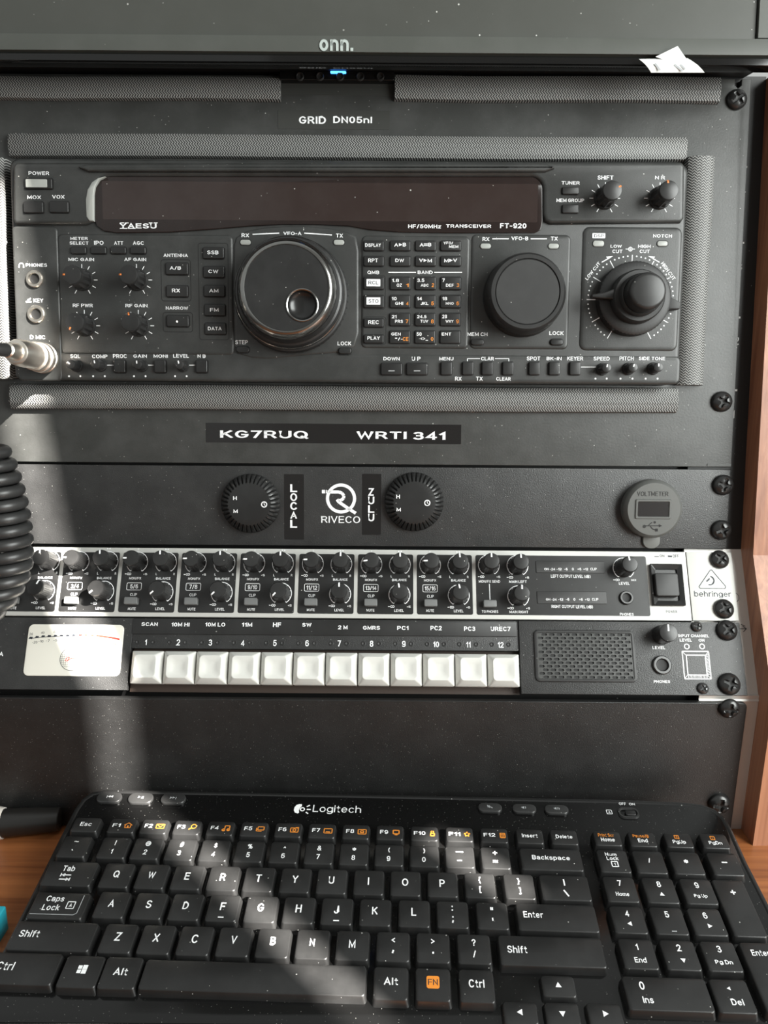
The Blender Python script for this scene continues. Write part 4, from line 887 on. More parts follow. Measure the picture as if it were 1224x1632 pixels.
def mknob(u, v, ang, label=None):
    b = MB('knob_black'); n = 60; z = .0001
    b.lathe(u, v, [(.0057, z), (.0056, z + .0012, .0003), (.0050, z + .0105, .0003), (.0049, z + .0112), (.0049, z + .0122), (.0044, z + .0130), (.0030, z + .0132)], n)
    o = b.build('knob', mx, label=label)
    c_, s_ = math.cos(math.radians(ang)), math.sin(math.radians(ang)); k = MB('print_white'); A = [(.0022, z + .01335), (.0044, z + .0131), (.0050, z + .0123), (.0051, z + .0108)]; nx, ny = -s_ * .00045, c_ * .00045
    for i in range(3):
        (ra, za), (rb, zb) = A[i], A[i + 1]; k.add([(u + ra * c_ - nx, v + ra * s_ - ny, za), (u + rb * c_ - nx, v + rb * s_ - ny, zb), (u + rb * c_ + nx, v + rb * s_ + ny, zb), (u + ra * c_ + nx, v + ra * s_ + ny, za)], [(0, 1, 2, 3)])
    k.build('pointer', mx, o)
names = ['1/2', '3/4', '5/6', '7/8', '9/10', '11/12', '13/14', '15/16']
angM = [180, 180, 180, 180, 180, 180, 185, 180]; angB = [97, 97, 94, 93, 90, 88, 92, 95]; angL = [65, 222, 222, 225, 228, 90, 100, 102]
lt = {k: ls(*p) for k, p in {'box': ((119.6, 934), (685.4, 937.8)), 'clip': ((118.3, 947), (686, 950.4)), 'mbtn': ((116, 957.8), (686, 962)), 'mtxt': ((115.2, 969.4), (685.4, 973)), 'ltxt': ((160, 969.8), (731, 974)), 'mon': ((121.6, 921), (685.4, 925)), 'bal': ((166.3, 921.3), (730.5, 925))}.items()}
for i in range(8):
    f_ = (i - 1) / 6; m_, bl, lv = lanes[i]; P_ = {k: kf(*p, f_) for k, p in lt.items()}
    dial(*m_, 0); dial(*bl, 0, lo='L', hi='R'); dial(*lv, 0)
    w_.text('MON/FX', *P_['mon'], .0073, .0017, zp, 'print_white'); w_.text('BALANCE', *P_['bal'], .0088, .0017, zp, 'print_white'); w_.text('LEVEL', *P_['ltxt'], .0057, .0017, zp, 'print_white'); w_.text('MUTE', *P_['mtxt'], .0047, .0017, zp, 'print_white'); w_.text('CLIP', *P_['clip'], .0041, .0017, zp, 'print_white')
    bx = P_['box']; w_.strip(rr(*bx, .0088, .0044, .0007, 3), .0003, zp, 'print_white', True); w_.text(names[i], *bx, .0030 + .0009 * (len(names[i]) - 1), .0029, zp, 'print_white', bold=.02)
    w_.text('0', m_[0], m_[1] + .0082, None, .0011, zp, 'print_white')
    for sgn in (-1, 1): w_.flat([(bl[0] + sgn * .0011, bl[1] + .0077), (bl[0] + sgn * .0011, bl[1] + .0088), (bl[0], bl[1] + .00825)], zp)
    for (p, a, nm) in ((m_, angM[i], 'MON/FX'), (bl, angB[i], 'BALANCE'), (lv, angL[i], 'LEVEL')): mknob(*p, a)
    k = MB('mute_grey'); x, y = P_['mbtn']; k.rbox(x, y, .0078, .0043, 0, .0040, .0007, .0004); k.build('mute_button', mx, label='grey mute button')
def pxd(px, py): return FM.uv(px, py)
for (px, py, a, hi) in ((779, 900.8, 90, '+15'), (824.7, 901.8, 90, '+15'), (826, 950.5, 88, '+15'), (993.7, 905.8, 95, 'MAX')): p = pxd(px, py); dial(*p, 0, hi=hi); mknob(*p, a)
for (s_, x, y, w, h) in (('MON/FX SEND', 780, 926.6, 34, 5), ('MAIN LEFT', 825.5, 927, 28, 5), ('TO PHONES', 781, 974.7, 26, 5), ('MAIN RIGHT', 827, 975.3, 30, 5), ('LEFT OUTPUT LEVEL (dB)', 909.6, 918.7, 63, 5.5), ('RIGHT OUTPUT LEVEL (dB)', 912, 967, 66, 5.5), ('LEVEL', 995, 930, 17, 5), ('PHONES', 999, 979, 22, 5)): T(w_, FM, s_, x, y, w, h, zp)
Lp(w_, FM, [(780, 930.5), (781, 956)], 1.1, zp)
w_.build('lettering', mx)
k = MB('mute_grey'); k.rbox(*FM.box(781, 962, 21, 11, .003), 0, .0040, .0007, .0004); k.build('mute_button', mx)
for (px, py, w, h, yl) in ((909, 903.5, 110, 19, 907), (911.5, 952.3, 111, 20, 955.3)):
    k = MB('rubber'); u, v, a, c = FM.box(px, py, w, h, .0005); k.rbox(u, v, a, c, 0, .0005, .0006, .0002); o_ = k.build('level_meter', mx, label='dark level meter window')
    k = MB('print_white')
    for j, s_ in enumerate(('ON', '-24', '-12', '-6', '0', '+6', '+12', 'CLIP')): T(k, FM, s_, px + (-38, -28.5, -18, -7, 4, 14.3, 24.5, 37)[j], yl, (7, 8, 8, 5.5, 3, 6, 7.5, 10)[j], 4, .00058)
    k.build('lettering', mx, o_)
jack(mx, 997.8, 953, 11, .0001, ring='screw_grey')
# power switch
u, v, a, c = FM.box(1066, 931, 52, 67, .004); k = MB('black_plastic')
R = [[(x, y, zz) for x, y in rr(u, v, a - 2 * d, c - 2 * d, .0006, 3)] for d, zz in ((0, 0), (0, .0022), (.0005, .0027), (.0032, .0012), (.0033, .0002))]; k.rings(R); sw = k.build('power_switch', mx, label='square black power switch')
k = MB('rubber'); k.rbox(*FM.box(1063.5, 931.5, 37, 37, .005), .0003, .0050, .0014, .0006); k.build('rocker', mx, sw)
k = MB('print_dark'); z = .00006
T(k, FM, 'POWER', 1070.6, 975, 18, 5.4, z, 'print_dark', bold=.03); T(k, FM, 'ON', 1055, 886, 7.5, 5, z, 'print_dark', bold=.03); T(k, FM, 'OFF', 1077, 886.3, 10, 5, z, 'print_dark', bold=.03)
Lp(k, FM, [(1043, 887), (1050, 887)], 1.3, z, 'print_dark'); Lp(k, FM, [(1064.5, 886.6), (1071, 886.8)], 3, z, 'print_dark'); k.build('switch_lettering', mx)

# ================================================================ switch panel with white keys
sv1 = FM.uv(612, 988)[1]; sv0 = FM.uv(612, 1109)[1] + .0016
sp_ = Thing('switch_panel', 'black rack panel with a row of twelve white push keys and a speaker', 'switch panel', FM, 0, sv0)
xk0 = FM.uv(206, 1060)[0]; xk1 = FM.uv(829, 1060)[0]
b = MB('grained_paint'); b.poly([(UL, sv0 + .0005), (xk0, sv0 + .0005), (xk0, sv1), (UL, sv1)], -.003, 0, .0003); b.build('left_plate', sp_)
b = MB('grained_paint'); b.poly([(xk1, sv0), (.2128, sv0), (.2128, sv1), (xk1, sv1)], -.003, .0006, .0003); b.build('right_plate', sp_)
vk = FM.uv(500, 1035)[1]
b = MB('grained_paint'); b.poly([(xk0, vk), (xk1, vk), (xk1, sv1), (xk0, sv1)], -.003, -.0006, .0002); b.build('middle_plate', sp_)
b = MB('brown_recess'); b.box(xk0, xk1, sv0 - .0002, vk, -.008, -.0055); b.build('key_tray', sp_)
b = MB('black_plastic'); u, v, a, c = FM.box(517, 1000.5, 620, 24, .0002); b.rbox(u, v, xk1 - xk0 - .001, c, -.001, .0002, .0004, .0002); ls_ = b.build('label_strip', sp_)
b = MB('tape_black')
b = MB('print_white')
for s_, x, y, w in (('SCAN', 238.5, 994.7, 26), ('10M HI', 287.6, 995, 29), ('10M LO', 343, 995, 32), ('11M', 393.6, 995.2, 17), ('HF', 441.5, 995.7, 13), ('SW', 489, 996, 15), ('2 M', 546, 999.4, 16), ('GMRS', 592, 1000.2, 27), ('PC1', 642, 1000.5, 18), ('PC2', 695, 1001, 18), ('PC3', 748.5, 1002, 18), ('UREC7', 798, 1002.3, 32)): T(b, FM, s_, x, y, w, 7, .00027, bold=.035)
b.build('lettering', sp_, ls_)
b = MB('print_white'); k2 = MB('groove_black')
n0, n1 = FM.uv(232, 1023.2), FM.uv(798, 1027.2); kk0, kk1 = FM.uv(232.5, 1063, .004), FM.uv(803.3, 1068.3, .004)
for i in range(12):
    p = kf(n0, n1, i / 11); b.text(str(i + 1), *p, None, .0036, -.0005, 'print_white', bold=.02)
    for sgn in (-1, 1): k2.lathe(p[0] + sgn * (.0047 if i < 9 else .0050), p[1], [(.0014, -.0006), (.0014, -.0003), (.0010, -.0002), (.0006, -.0005)], 16)
b.build('lettering', sp_); 
k2.mats = ['rubber']; k2.build('light_holes', sp_)
for i in range(12):
    cx_, cy_ = kf(kk0, kk1, i / 11); z0 = -.0052; hw_ = .0092
    k = MB('cap_white')
    P0 = rr(cx_, cy_, 2 * hw_, 2 * hw_ * 1.02, .0006, 5); P1 = rr(cx_, cy_, 2 * hw_ - .0004, 2 * hw_ * 1.02 - .0004, .0006, 5); P2 = rr(cx_ - .0002, cy_ + .0004, .0126, .0130, .0022, 5); P3 = rr(cx_ - .0002, cy_ + .0004, .0116, .0120, .0022, 5); P4 = rr(cx_ - .0002, cy_ + .0002, .0070, .0075, .0025, 5); P5 = rr(cx_ - .0002, cy_, .0025, .0025, .001, 5)
    k.rings([[(x, y, zz) for x, y in P] for P, zz in ((P0, z0), (P0, .0018), (P1, .0024), (P2, .0062), (P3, .0062), (P4, .0050), (P5, .0047))])
    k.build('push_key', sp_)
# meter
Pm = Pp(FM, [(47, 994), (198, 996.8), (190.5, 1079), (36, 1075.7)], .0005); cxm = sum(p[0] for p in Pm) / 4; cym = sum(p[1] for p in Pm) / 4
mw = (Pm[1][0] - Pm[0][0] + Pm[2][0] - Pm[3][0]) / 2; mh = (Pm[0][1] - Pm[3][1] + Pm[1][1] - Pm[2][1]) / 2
b = MB('meter_cream'); b.rbox(cxm, cym, mw, mh, -.001, .0005, .003, .0002); mo = b.build('meter_face', sp_, label='cream signal meter face')
b = MB('print_dark'); z = .00056
def ml(x, y): return (20 + x / 6.442, 985 + y / 6.442)
arcp = [ml(165, 215), ml(330, 195), ml(500, 188), ml(640, 186), ml(760, 186), ml(860, 192), ml(1000, 212), ml(1105, 235)]
AP = [FM.uv(x, y, z) for x, y in arcp]
def on_arc(x): return (ml(x, np.interp(x, (165, 330, 500, 640, 760, 860, 1000, 1105), (212, 194, 187, 184, 184, 190, 208, 230))))
Lp(b, FM, [on_arc(x) for x in range(165, 700, 30)], 1, z, 'print_dark')
for x in range(190, 700, 63): (px, py) = on_arc(x); b.flat(Pp(FM, [(px - 3.5, py), (px + 1.5, py + (1.2 if x < 250 else .4)), (px + 3, py - 2.6), (px - 2, py - 2.9)], z), z)
for s_, x, y, w in (('20', 190, 165, 5.5), ('40', 310, 150, 5.5), ('60', 440, 143, 5.5), ('-20', 228, 248, 8), ('-10', 292, 238, 8), ('-7', 362, 233, 6), ('-5', 440, 228, 6), ('-3', 517, 224, 5.5)): T(b, FM, s_, *ml(x, y), w, 4, z, 'print_dark', bold=0)
Rp = MB('print_red')
A = [on_arc(x) for x in range(860, 1110, 30)]; Rp.mats = ['print_red']
for i in range(len(A) - 1): Rp.flat(Pp(FM, [A[i], A[i + 1], (A[i + 1][0] - .5, A[i + 1][1] - 3), (A[i][0] - .5, A[i][1] - 3)], z), z)
for x in (700, 755, 820): (px, py) = on_arc(x); Rp.flat(Pp(FM, [(px - 2.5, py), (px + 1.5, py), (px + 2.5, py - 2.8), (px - 1.5, py - 2.8)], z), z)
for s_, x in (('14', 990), ('18', 1050)): T(Rp, FM, s_, *ml(x, 268), 5.5, 5, z, 'print_red')
Rp.build('red_scale', sp_, mo, label='red end of the scale')
u, v, w, hh = FM.box(114.5, 1049.6, 36, 38, z); r = hh / 2; b.arc(u, v, r, 0, 360, .0003, z, n=40)
for k in range(-5, 6):
    q = k / 6 * r; e = math.sqrt(r * r - q * q); b.strip([(u + q, v - e * .8), (u + q, v + e * .62)], .00012, z); 
    if abs(k) < 5: b.strip([(u - e, v + q), (u + e, v + q)], .00012, z)
b.build('scale_print', sp_, mo)
b = MB('print_red'); b.mats = ['print_red']; Lp(b, FM, [ml(540, 440), ml(560, 405), ml(585, 400), ml(575, 425), ml(550, 445), ml(600, 415), ml(640, 412), ml(680, 405)], 1.1, z + .00003, 'print_red'); b.build('red_script', sp_, mo)
b = MB('print_white'); T(b, FM, 'A', 2, 1042, 7, 8, .0001, bold=.03); b.build('side_letter', sp_)
# speaker grille: a plate with real slots
zs = .0006
g0 = FM.uv(850, 1004, zs); gu, gv, ga, gc = FM.box(932, 1045.5, 161, 83, zs)
b = MB('rubber'); P0 = rr(gu, gv, ga, gc, .003, 5)
b.rings([[(x, y, zz) for x, y in inset(P0, d)] for d, zz in ((-.0001, zs - .0002), (.0002, zs + .0009), (.0006, zs + .0011), (.0016, zs + .0011), (.0019, zs + .0007))], cap1=False)
go = b.build('speaker_grille', sp_, label='dark slotted speaker grille')
b = MB('panel_paint'); zg = zs + .0007; nr, nc = 13, 12; iw, ih = ga - .0036, gc - .0036; cw = iw / (nc + .5); chh = ih / nr
for r_ in range(nr):
    y = gv - ih / 2 + chh * (r_ + .5); off = 0 if r_ % 2 else cw / 2; x0 = gu - iw / 2
    ex = (x0, x0 + cw / 2) if off else (x0 + nc * cw, x0 + iw)
    b.add([(ex[0], y - chh / 2, zg), (ex[1], y - chh / 2, zg), (ex[1], y + chh / 2, zg), (ex[0], y + chh / 2, zg)], [(0, 1, 2, 3)])
    for c_ in range(nc):
        x = x0 + off + cw * (c_ + .5); IN = rr(x, y, cw * .72, chh * .68, chh * .3, 3); n = len(IN); OUT = []
        for (ix, iy) in IN:
            dx, dy = ix - x, iy - y; k = 1 / max(abs(dx) / (cw / 2), abs(dy) / (chh / 2)); OUT.append((x + dx * k, y + dy * k))
        b.rings([[(p, q, zg) for p, q in OUT], [(p, q, zg) for p, q in IN]], cap1=False); b.rings([[(p, q, zg) for p, q in IN], [(p, q, zg - .0006) for p, q in IN]], 'groove_black', cap1=False)
        # corners left between the fan and the cell
        for sx_, sy_ in ((1, 1), (-1, 1), (-1, -1), (1, -1)):
            cxx, cyy = x + sx_ * cw / 2, y + sy_ * chh / 2
            near = sorted([p for p in OUT if (p[0] - x) * sx_ > 0 and (p[1] - y) * sy_ > 0], key=lambda p: -(p[0] - x) * sx_)
            onx = [p for p in near if abs(abs(p[0] - x) - cw / 2) < 1e-6]; ony = [p for p in near if abs(abs(p[1] - y) - chh / 2) < 1e-6]
            if onx and ony:
                p, q = max(onx, key=lambda t: abs(t[1] - y)), max(ony, key=lambda t: abs(t[0] - x)); tri = [(cxx, cyy, zg), (q[0], q[1], zg), (p[0], p[1], zg)]
                if sx_ * sy_ < 0: tri = tri[::-1]
                b.add(tri, [(0, 1, 2)])
b.build('slotted_sheet', sp_, go, smooth=False)
b = MB('groove_black'); b.rbox(gu, gv, ga - .003, gc - .003, zs - .0001, zs + .00005, .002, 0); b.build('grille_backing', sp_, go)
z = .0006
pot(sp_, 1054, 1012, z, .0058, .0054, .0125, n=14, amp=.0003, point=90, pm='print_white', plen=(.2, 1), pw=.0009, side=False)
jack(sp_, 1054.5, 1060, 15, z, ring='screw_grey')
b = MB('print_white'); z = .0007
for s_, x, y, w, h in (('LEVEL', 1050, 1032.3, 20, 5.5), ('PHONES', 1055, 1086.2, 26, 5.5), ('INPUT CHANNEL', 1105.5, 1013.3, 49, 5.5), ('LEVEL', 1093, 1020.3, 19, 5.5), ('ON', 1118, 1020.3, 9, 5.5)): T(b, FM, s_, x, y, w, h, z, bold=.03)
for x in (1094.6, 1118.9): u, v, w, _ = FM.box(x, 1030.3, 9, 9, z); b.arc(u, v, w * .42, 0, 360, w * .18, z)
q = Pp(FM, [(1087.5, 1039), (1129, 1039), (1133, 1081), (1091.5, 1081)], z); uc = sum(p[0] for p in q) / 4; vc = sum(p[1] for p in q) / 4; hw_ = .0078
for d, wd in ((0, .0006), (.0022, .0006)): b.strip(rr(uc, vc, 2 * (hw_ - d), 2 * (hw_ - d) * 1.02, .0001, 1), wd, z, closed=True)
for sx_, sy_ in ((1, 1), (-1, 1), (-1, -1), (1, -1)): b.strip([(uc + sx_ * hw_, vc + sy_ * hw_), (uc + sx_ * (hw_ - .0022), vc + sy_ * (hw_ - .0022))], .0003, z)
for k in range(14): y = vc - hw_ + .0022 + (2 * hw_ - .0044) * k / 13; b.strip([(uc + hw_ - .0020, y), (uc + hw_ - .0004, y + .0005)], .0003, z); b.strip([(uc - hw_ + .0022 + (2 * hw_ - .0044) * k / 13, vc - hw_ + .0004), (uc - hw_ + .0026 + (2 * hw_ - .0044) * k / 13, vc - hw_ + .0020)], .0003, z)
b.build('panel_lettering', sp_)
screw(sp_, 1160, 1004, 16.5, .0006, rot=40); screw(sp_, 1164, 1090, 17.5, .0006, rot=70)
screw(sp_, 1112, 998, 8.5, .0006, 'screw_grey', 'small grey screw', rot=80); screw(sp_, 1122, 1097, 9, .0006, 'screw_grey', 'small grey screw', rot=30)

# ================================================================ blank panel
bv0 = DESK - FL.o[2] + .001
bp_ = Thing('blank_panel', 'plain black rack panel standing behind the keyboard', 'rack panel', FL, 0, bv0)
P = [(UL, bv0), (.2126, bv0)] + [(.2126 - .003 + .003 * math.cos(a), -.0018 - .003 + .003 * math.sin(a)) for a in (0, .4, .8, 1.2, 1.57)] + [(UL, -.0018)]
b = MB('blank_shaded_paint'); b.poly(P, -.003, 0, .0005); b.build('panel_plate', bp_)
screw(bp_, 1164, 1131, 16.5, 0, rot=90); screw(bp_, 1148, 1283, 17.5, 0, rot=85)

# ================================================================ keyboard
kbu, kbv = FK.uv(612, 1645, -.006)
kb = Thing('keyboard', 'dusty black computer keyboard with white and orange legends', 'keyboard', FK, kbu, kbv, -.008)
HB = -.0042
out = [(-45, 1612), (0, 1523), (60, 1405), (106, 1313), (118, 1290), (130, 1273), (146, 1262), (168, 1257.5), (600, 1265.5), (1000, 1274), (1085, 1277.5), (1118, 1281), (1140, 1289), (1156, 1302), (1168, 1323), (1192, 1376), (1226, 1442), (1290, 1568), (1318, 1625), (1310, 1650), (-40, 1640), (-54, 1630)]
PO = Pp(FK, out, HB)
A_ = sum(PO[i][0] * PO[(i + 1) % len(PO)][1] - PO[(i + 1) % len(PO)][0] * PO[i][1] for i in range(len(PO)))
if A_ < 0: PO = PO[::-1]
def lowz(u, v):
    z = FK.world(u, v, 0)[2] - DESK - .0006
    return -min(.017, z / FK.n[2])
b = MB('kb_rim'); b.rings([[(x, y, lowz(x, y)) for x, y in PO], [(x, y, HB - .0012) for x, y in PO], [(x, y, HB - .0003) for x, y in inset(PO, .0004)], [(x, y, HB) for x, y in inset(PO, .0012)], [(x, y, HB) for x, y in inset(PO, .0024)], [(x, y, HB - .0003) for x, y in inset(PO, .0028)]], cap0=True)
body = b.build('keyboard_body', kb)
b = MB('kb_body'); b.poly(inset(PO, .0030), HB - .0009, HB, .0004); b.build('glossy_deck', kb)
RY = {}
def krow(name, pts): RY[name] = sum(FK.uv(*p)[1] for p in pts) / len(pts)
krow('f', [(191, 1314), (513, 1323), (787, 1331), (1132, 1343.5)]); krow('n', [(177, 1349), (395, 1354), (676, 1364), (975, 1373), (1149, 1381)])
krow('q', [(183, 1393), (471, 1400), (705, 1410), (985, 1421)]); krow('a', [(173, 1441), (598, 1454), (998, 1466), (1121, 1469)])
krow('z', [(185, 1493), (498, 1504), (755, 1514), (1013, 1521)]); krow('b', [(192, 1550), (623, 1569), (759, 1572)])
def key(px, row, w, d, leg, y=None, lab=None, low=False):
    u, v = FK.uv(px, y if y else {'f': 1325, 'n': 1362, 'q': 1402, 'a': 1453, 'z': 1505, 'b': 1562}[row], 0)
    if row: v = RY[row] if not y else v
    w *= .001; d *= .001; b = MB('kb_key'); g = .0018
    P0 = rr(u, v - .0002, w + g, d + g, .0016); P1 = rr(u, v, w + .0004, d + .0004, .0016); P2 = rr(u, v, w - .0001, d - .0001, .0015); P3 = rr(u, v, w - .0008, d - .0008, .0012)
    zt = -.0012 if low else 0
    b.rings([[(x, y_, z) for x, y_ in P] for P, z in ((P0, HB - .0002), (P1, zt - .0006), (P2, zt - .00015), (P3, zt))])
    o = b.build('key', kb, label=lab)
    if leg:
        k = MB('print_white')
        for q in leg: q(k, u, v, zt + .00008)
        k.build('lettering', kb, o)
    return o
def tx(s, dx, dy, h, w=None, m='print_white', bold=.018, **kw): return lambda k, u, v, z: k.text(s, u + dx * .001, v + dy * .001, w * .001 if w else None, h * .001, z, m, bold=bold, **kw)
def ln(pts, w, m='print_white', closed=False): return lambda k, u, v, z: k.strip([(u + x * .001, v + y * .001) for x, y in pts], w * .001, z, m, closed)
def tri(dx, dy, s, a, m='print_white'):
    return lambda k, u, v, z: k.flat([(u + .001 * (dx + s * math.cos(math.radians(a + 120 * i))), v + .001 * (dy + s * math.sin(math.radians(a + 120 * i)))) for i in range(3)], z, m)
def rect(dx, dy, w, h, lw, m='print_white'): return ln([(dx - w / 2, dy - h / 2), (dx + w / 2, dy - h / 2), (dx + w / 2, dy + h / 2), (dx - w / 2, dy + h / 2)], lw, m, True)
def rnd(dx, dy, r, lw, m='print_white'): return lambda k, u, v, z: k.arc(u + dx * .001, v + dy * .001, r * .001, 0, 360, lw * .001, z, m, n=18)
OR = 'print_orange'
# function row
icons = {1: [ln([(1, .3), (3.2, 2), (5.4, .3)], .5, OR), ln([(1.7, .3), (1.7, -1.4), (4.7, -1.4), (4.7, .3)], .5, OR), ln([(3.2, -1.2), (3.2, .1)], .9, OR)],
         2: [rect(3.3, .2, 4.4, 2.8, .5, OR), ln([(1.3, 1.4), (3.3, -.3), (5.3, 1.4)], .5, OR)],
         3: [rnd(3.6, .7, 1.4, .5, OR), ln([(2.6, -.3), (1.2, -1.5)], .7, OR)],
         4: [ln([(2.4, -1.2), (2.4, 1.7), (5, 1.7), (5, -.9)], .6, OR), rnd(1.9, -1.2, .6, .8, OR), rnd(4.5, -1, .6, .8, OR)],
         5: [rect(3.8, .5, 3.4, 2.2, .5, OR), ln([(1.4, .8), (1.4, -1.4), (4.4, -1.4)], .5, OR)],
         6: [rect(3.4, 0, 4.2, 2.8, .5, OR), rnd(3.4, 0, .8, .5, OR), ln([(4, 1.8), (5.8, 1.8)], .5, OR)],
         7: [rect(3.4, 0, 4.4, 3, .5, OR), ln([(2.2, -.7), (4.6, -.7)], .6, OR)],
         8: [rect(3.4, 0, 4.4, 3, .5, OR), rect(3.4, 0, 1.7, 1.2, .6, OR)],
         9: [rect(3.4, .4, 3.2, 2.4, .6, OR), ln([(2.6, -1.5), (4.2, -1.5)], .6, OR)],
         10: [rect(4.4, -.6, 2, 1.8, .7, OR), ln([(3.7, .4), (3.7, 1.7), (5.1, 1.7), (5.1, .4)], .5, OR)],
         11: [ln([(4.2 + (1.7 if i % 2 == 0 else .8) * math.sin(math.pi * i / 5), .2 + (1.7 if i % 2 == 0 else .8) * math.cos(math.pi * i / 5)) for i in range(10)], .5, OR, True)],
         12: [rect(4.6, 0, 2.6, 3, .5, OR), ln([(3.4, .7), (5.8, .7)], .4, OR), ln([(4.2, -1.4), (4.2, .7)], .4, OR), ln([(5, -1.4), (5, .7)], .4, OR)]}
FXP = {'Esc': 137, 'F1': 191, 'F2': 243, 'F3': 296, 'F4': 350, 'F5': 404, 'F6': 459, 'F7': 513, 'F8': 567.3, 'F9': 621.5, 'F10': 676.3, 'F11': 731.7, 'F12': 786.8}
key(137, 'f', 14.4, 9.6, [tx('Esc', 0, .3, 2.7, 6.4)], y=1314)
for i in range(1, 13):
    key(FXP['F%d' % i], 'f', 14.4, 9.6, [tx('F%d' % i, -3.2 if i < 10 else -2.6, .3, 2.6, 4.4 if i < 10 else 6.4)] + icons[i])
for s, px, w in (('Insert', 843, 8.4), ('Delete', 897, 9)): key(px, 'f', 14.2, 9.6, [tx(s, 0, .4, 2.5, w)])
for s, t2, px, w in (('Home', 'Print Scr', 965, 7.4), ('End', 'Pause/B', 1019.5, 5.2)): key(px, 'f', 14.2, 9.6, [tx(s, 0, -.9, 2.5, w), tx(t2, -.4, 2.1, 2.2, 8.6, OR, bold=.005)])
for s, d, px in (('PgUp', '0', 1076), ('PgDn', 'I', 1132)): key(px, 'f', 14.2, 9.6, [tx(s, 0, -1.4, 2.8, 7), rect(-.5, 2, 2.2, 2.2, .35, OR), tx(d, -.5, 2, 1.3, None, OR)])
# number row
for (a, c_), px in zip((('~', '`'), ('!', '1'), ('@', '2'), ('#', '3'), ('$', '4'), ('%', '5'), ('^', '6'), ('&', '7'), ('*', '8'), ('(', '9'), (')', '0'), ('_', '-'), ('+', '=')), (118.5, 176.5, 230, 285, 340, 396, 452, 508, 564, 620, 676, 732.5, 789)):
    hh_ = {'~': .9, '^': 1.5, '*': 2, '_': .7, '+': 2.4}.get(a, 3.2); h2 = {'`': 1.2, '-': .7, '=': 1.5}.get(c_, 3.2)
    key(px, 'n', 14.9, 13.6, [tx(a, 0, 3.2, hh_, {'_': 4, '~': 2.6}.get(a)), tx(c_, -.2, -2.3, h2, {'-': 2.4, '=': 2.6}.get(c_))], y=1349 if px < 130 else None)
key(877, 'n', 32, 13.6, [tx('Backspace', 0, .8, 3.4, 20)])
key(975, 'n', 15.6, 14, [tx('Num', -.6, 4.3, 2.4, 6), tx('Lock', -.2, 1.7, 2.4, 6.2), rect(.2, -1.9, 3.2, 3.2, .5), tx('1', .2, -1.9, 2)])
for s, px, h_ in (('/', 1031.5, 3), ('*', 1089, 2.2), ('-', 1149, .7)): key(px, 'n', 15.6, 14, [tx(s, 0, 1, h_, 2.8 if s == '-' else None)])
# tab row
key(111, 'q', 25.5, 14.6, [tx('Tab', -1.4, 3, 3.4, 6.4), ln([(-3.8, -1), (1.2, -1)], .6), tri(-2.6, -1, 1.2, 180), ln([(-4.1, -2), (-4.1, 0)], .5), ln([(-4.1, -3.6), (1, -3.6)], .6), tri(0, -3.6, 1.2, 0), ln([(1.3, -4.6), (1.3, -2.6)], .5)], y=1392)
for s, px in zip('QWERTYUIOP', (183, 240, 297.5, 355, 412.5, 471, 529, 588, 646.3, 705)): key(px, 'q', 15, 14.6, [tx(s, -.2, .6, 4.4)])
for (a, c_), px in ((('{', '['), 764), (('}', ']'), 826)): key(px, 'q', 15, 14.6, [tx(a, 0, 3, 4), tx(c_, 0, -2.6, 4)])
key(898, 'q', 24.5, 14.6, [ln([(0, 1.2), (0, 5)], .7), ln([(-1, -1.4), (1, -5)], .8)])
for s, t2, px in (('7', 'Home', 985), ('8', '', 1046.5), ('9', 'Pg Up', 1106)): key(px, 'q', 15.6, 14.6, [tx(s, .2, 3.6, 3.4), tx(t2, .2, -2.8, 2.3, 6.6) if t2 else tri(.2, -2.4, 1.4, 90)])
# caps row
key(94, 'a', 27, 14.6, [tx('Caps', -3.2, 3.4, 3.8, 9), tx('Lock', -3.4, -1.2, 3.4, 8.6), rect(5.8, .3, 3.8, 3.8, .4), tx('A', 5.8, .3, 2.2), ln([(-12.5, -5), (9, -5), (10.5, -4), (10.5, 6)], .35, 'print_grey')], y=1443)
for s, px in zip('ASDFGHJKL', (173.5, 234, 294, 354, 415, 476, 537, 598, 660)): key(px, 'a', 15, 14.6, [tx(s, -.2, .8, 4.4)] + ([ln([(-1.4, -5.2), (1.4, -5.2)], .6)] if s in 'FJ' else []))
key(721, 'a', 15, 14.6, [tx(':', 0, 3.4, 2.8), tx(';', 0, -2.8, 3.6)]); key(784, 'a', 15, 14.6, [tx('"', 0, 3.8, 1.6), tx("'", 0, -2, 1.6)])
key(886, 'a', 38.5, 14.6, [tx('Enter', -11.4, 1.2, 3.4, 9.6)])
for s, a, px in (('4', 180, 998), ('5', None, 1061), ('6', 0, 1121)): key(px, 'a', 15.6, 14.6, [tx(s, 0, 3.4, 3.4)] + ([tri(.3, -2.2, 1.4, a)] if a is not None else [ln([(-.2, -5.6), (2.2, -5.6)], .5, 'print_grey')]))
# shift row
key(84, 'z', 39, 14.8, [tx('Shift', -11.5, .8, 3.6, 9.6)], y=1491.5)
for s, px in zip('ZXCVBNM', (184.5, 246.5, 309, 372, 435, 498, 562)): key(px, 'z', 15.2, 14.8, [tx(s, -.2, .8, 4.4)])
for (a, c_), px in ((('<', ','), 626.5), (('>', '.'), 690), (('?', '/'), 755)): key(px, 'z', 15.2, 14.8, [tx(a, 0, 3.2, 3.4 if a == '?' else 2.4), tx(c_, 0, -2.6, {',': 1.8, '.': 1, '/': 3.6}[c_])])
key(877, 'z', 48.5, 14.8, [tx('Shift', -16, .4, 3.6, 9.2)])
for s, t2, px in (('1', 'End', 1013), ('2', '', 1078.5), ('3', 'Pg Dn', 1142)): key(px, 'z', 15.6, 14.8, [tx(s, .2, 3.6, 3.4), tx(t2, .2, -3, 2.6, 5.4 if t2 == 'End' else 8) if t2 else tri(.6, -2.4, 1.4, 270)])
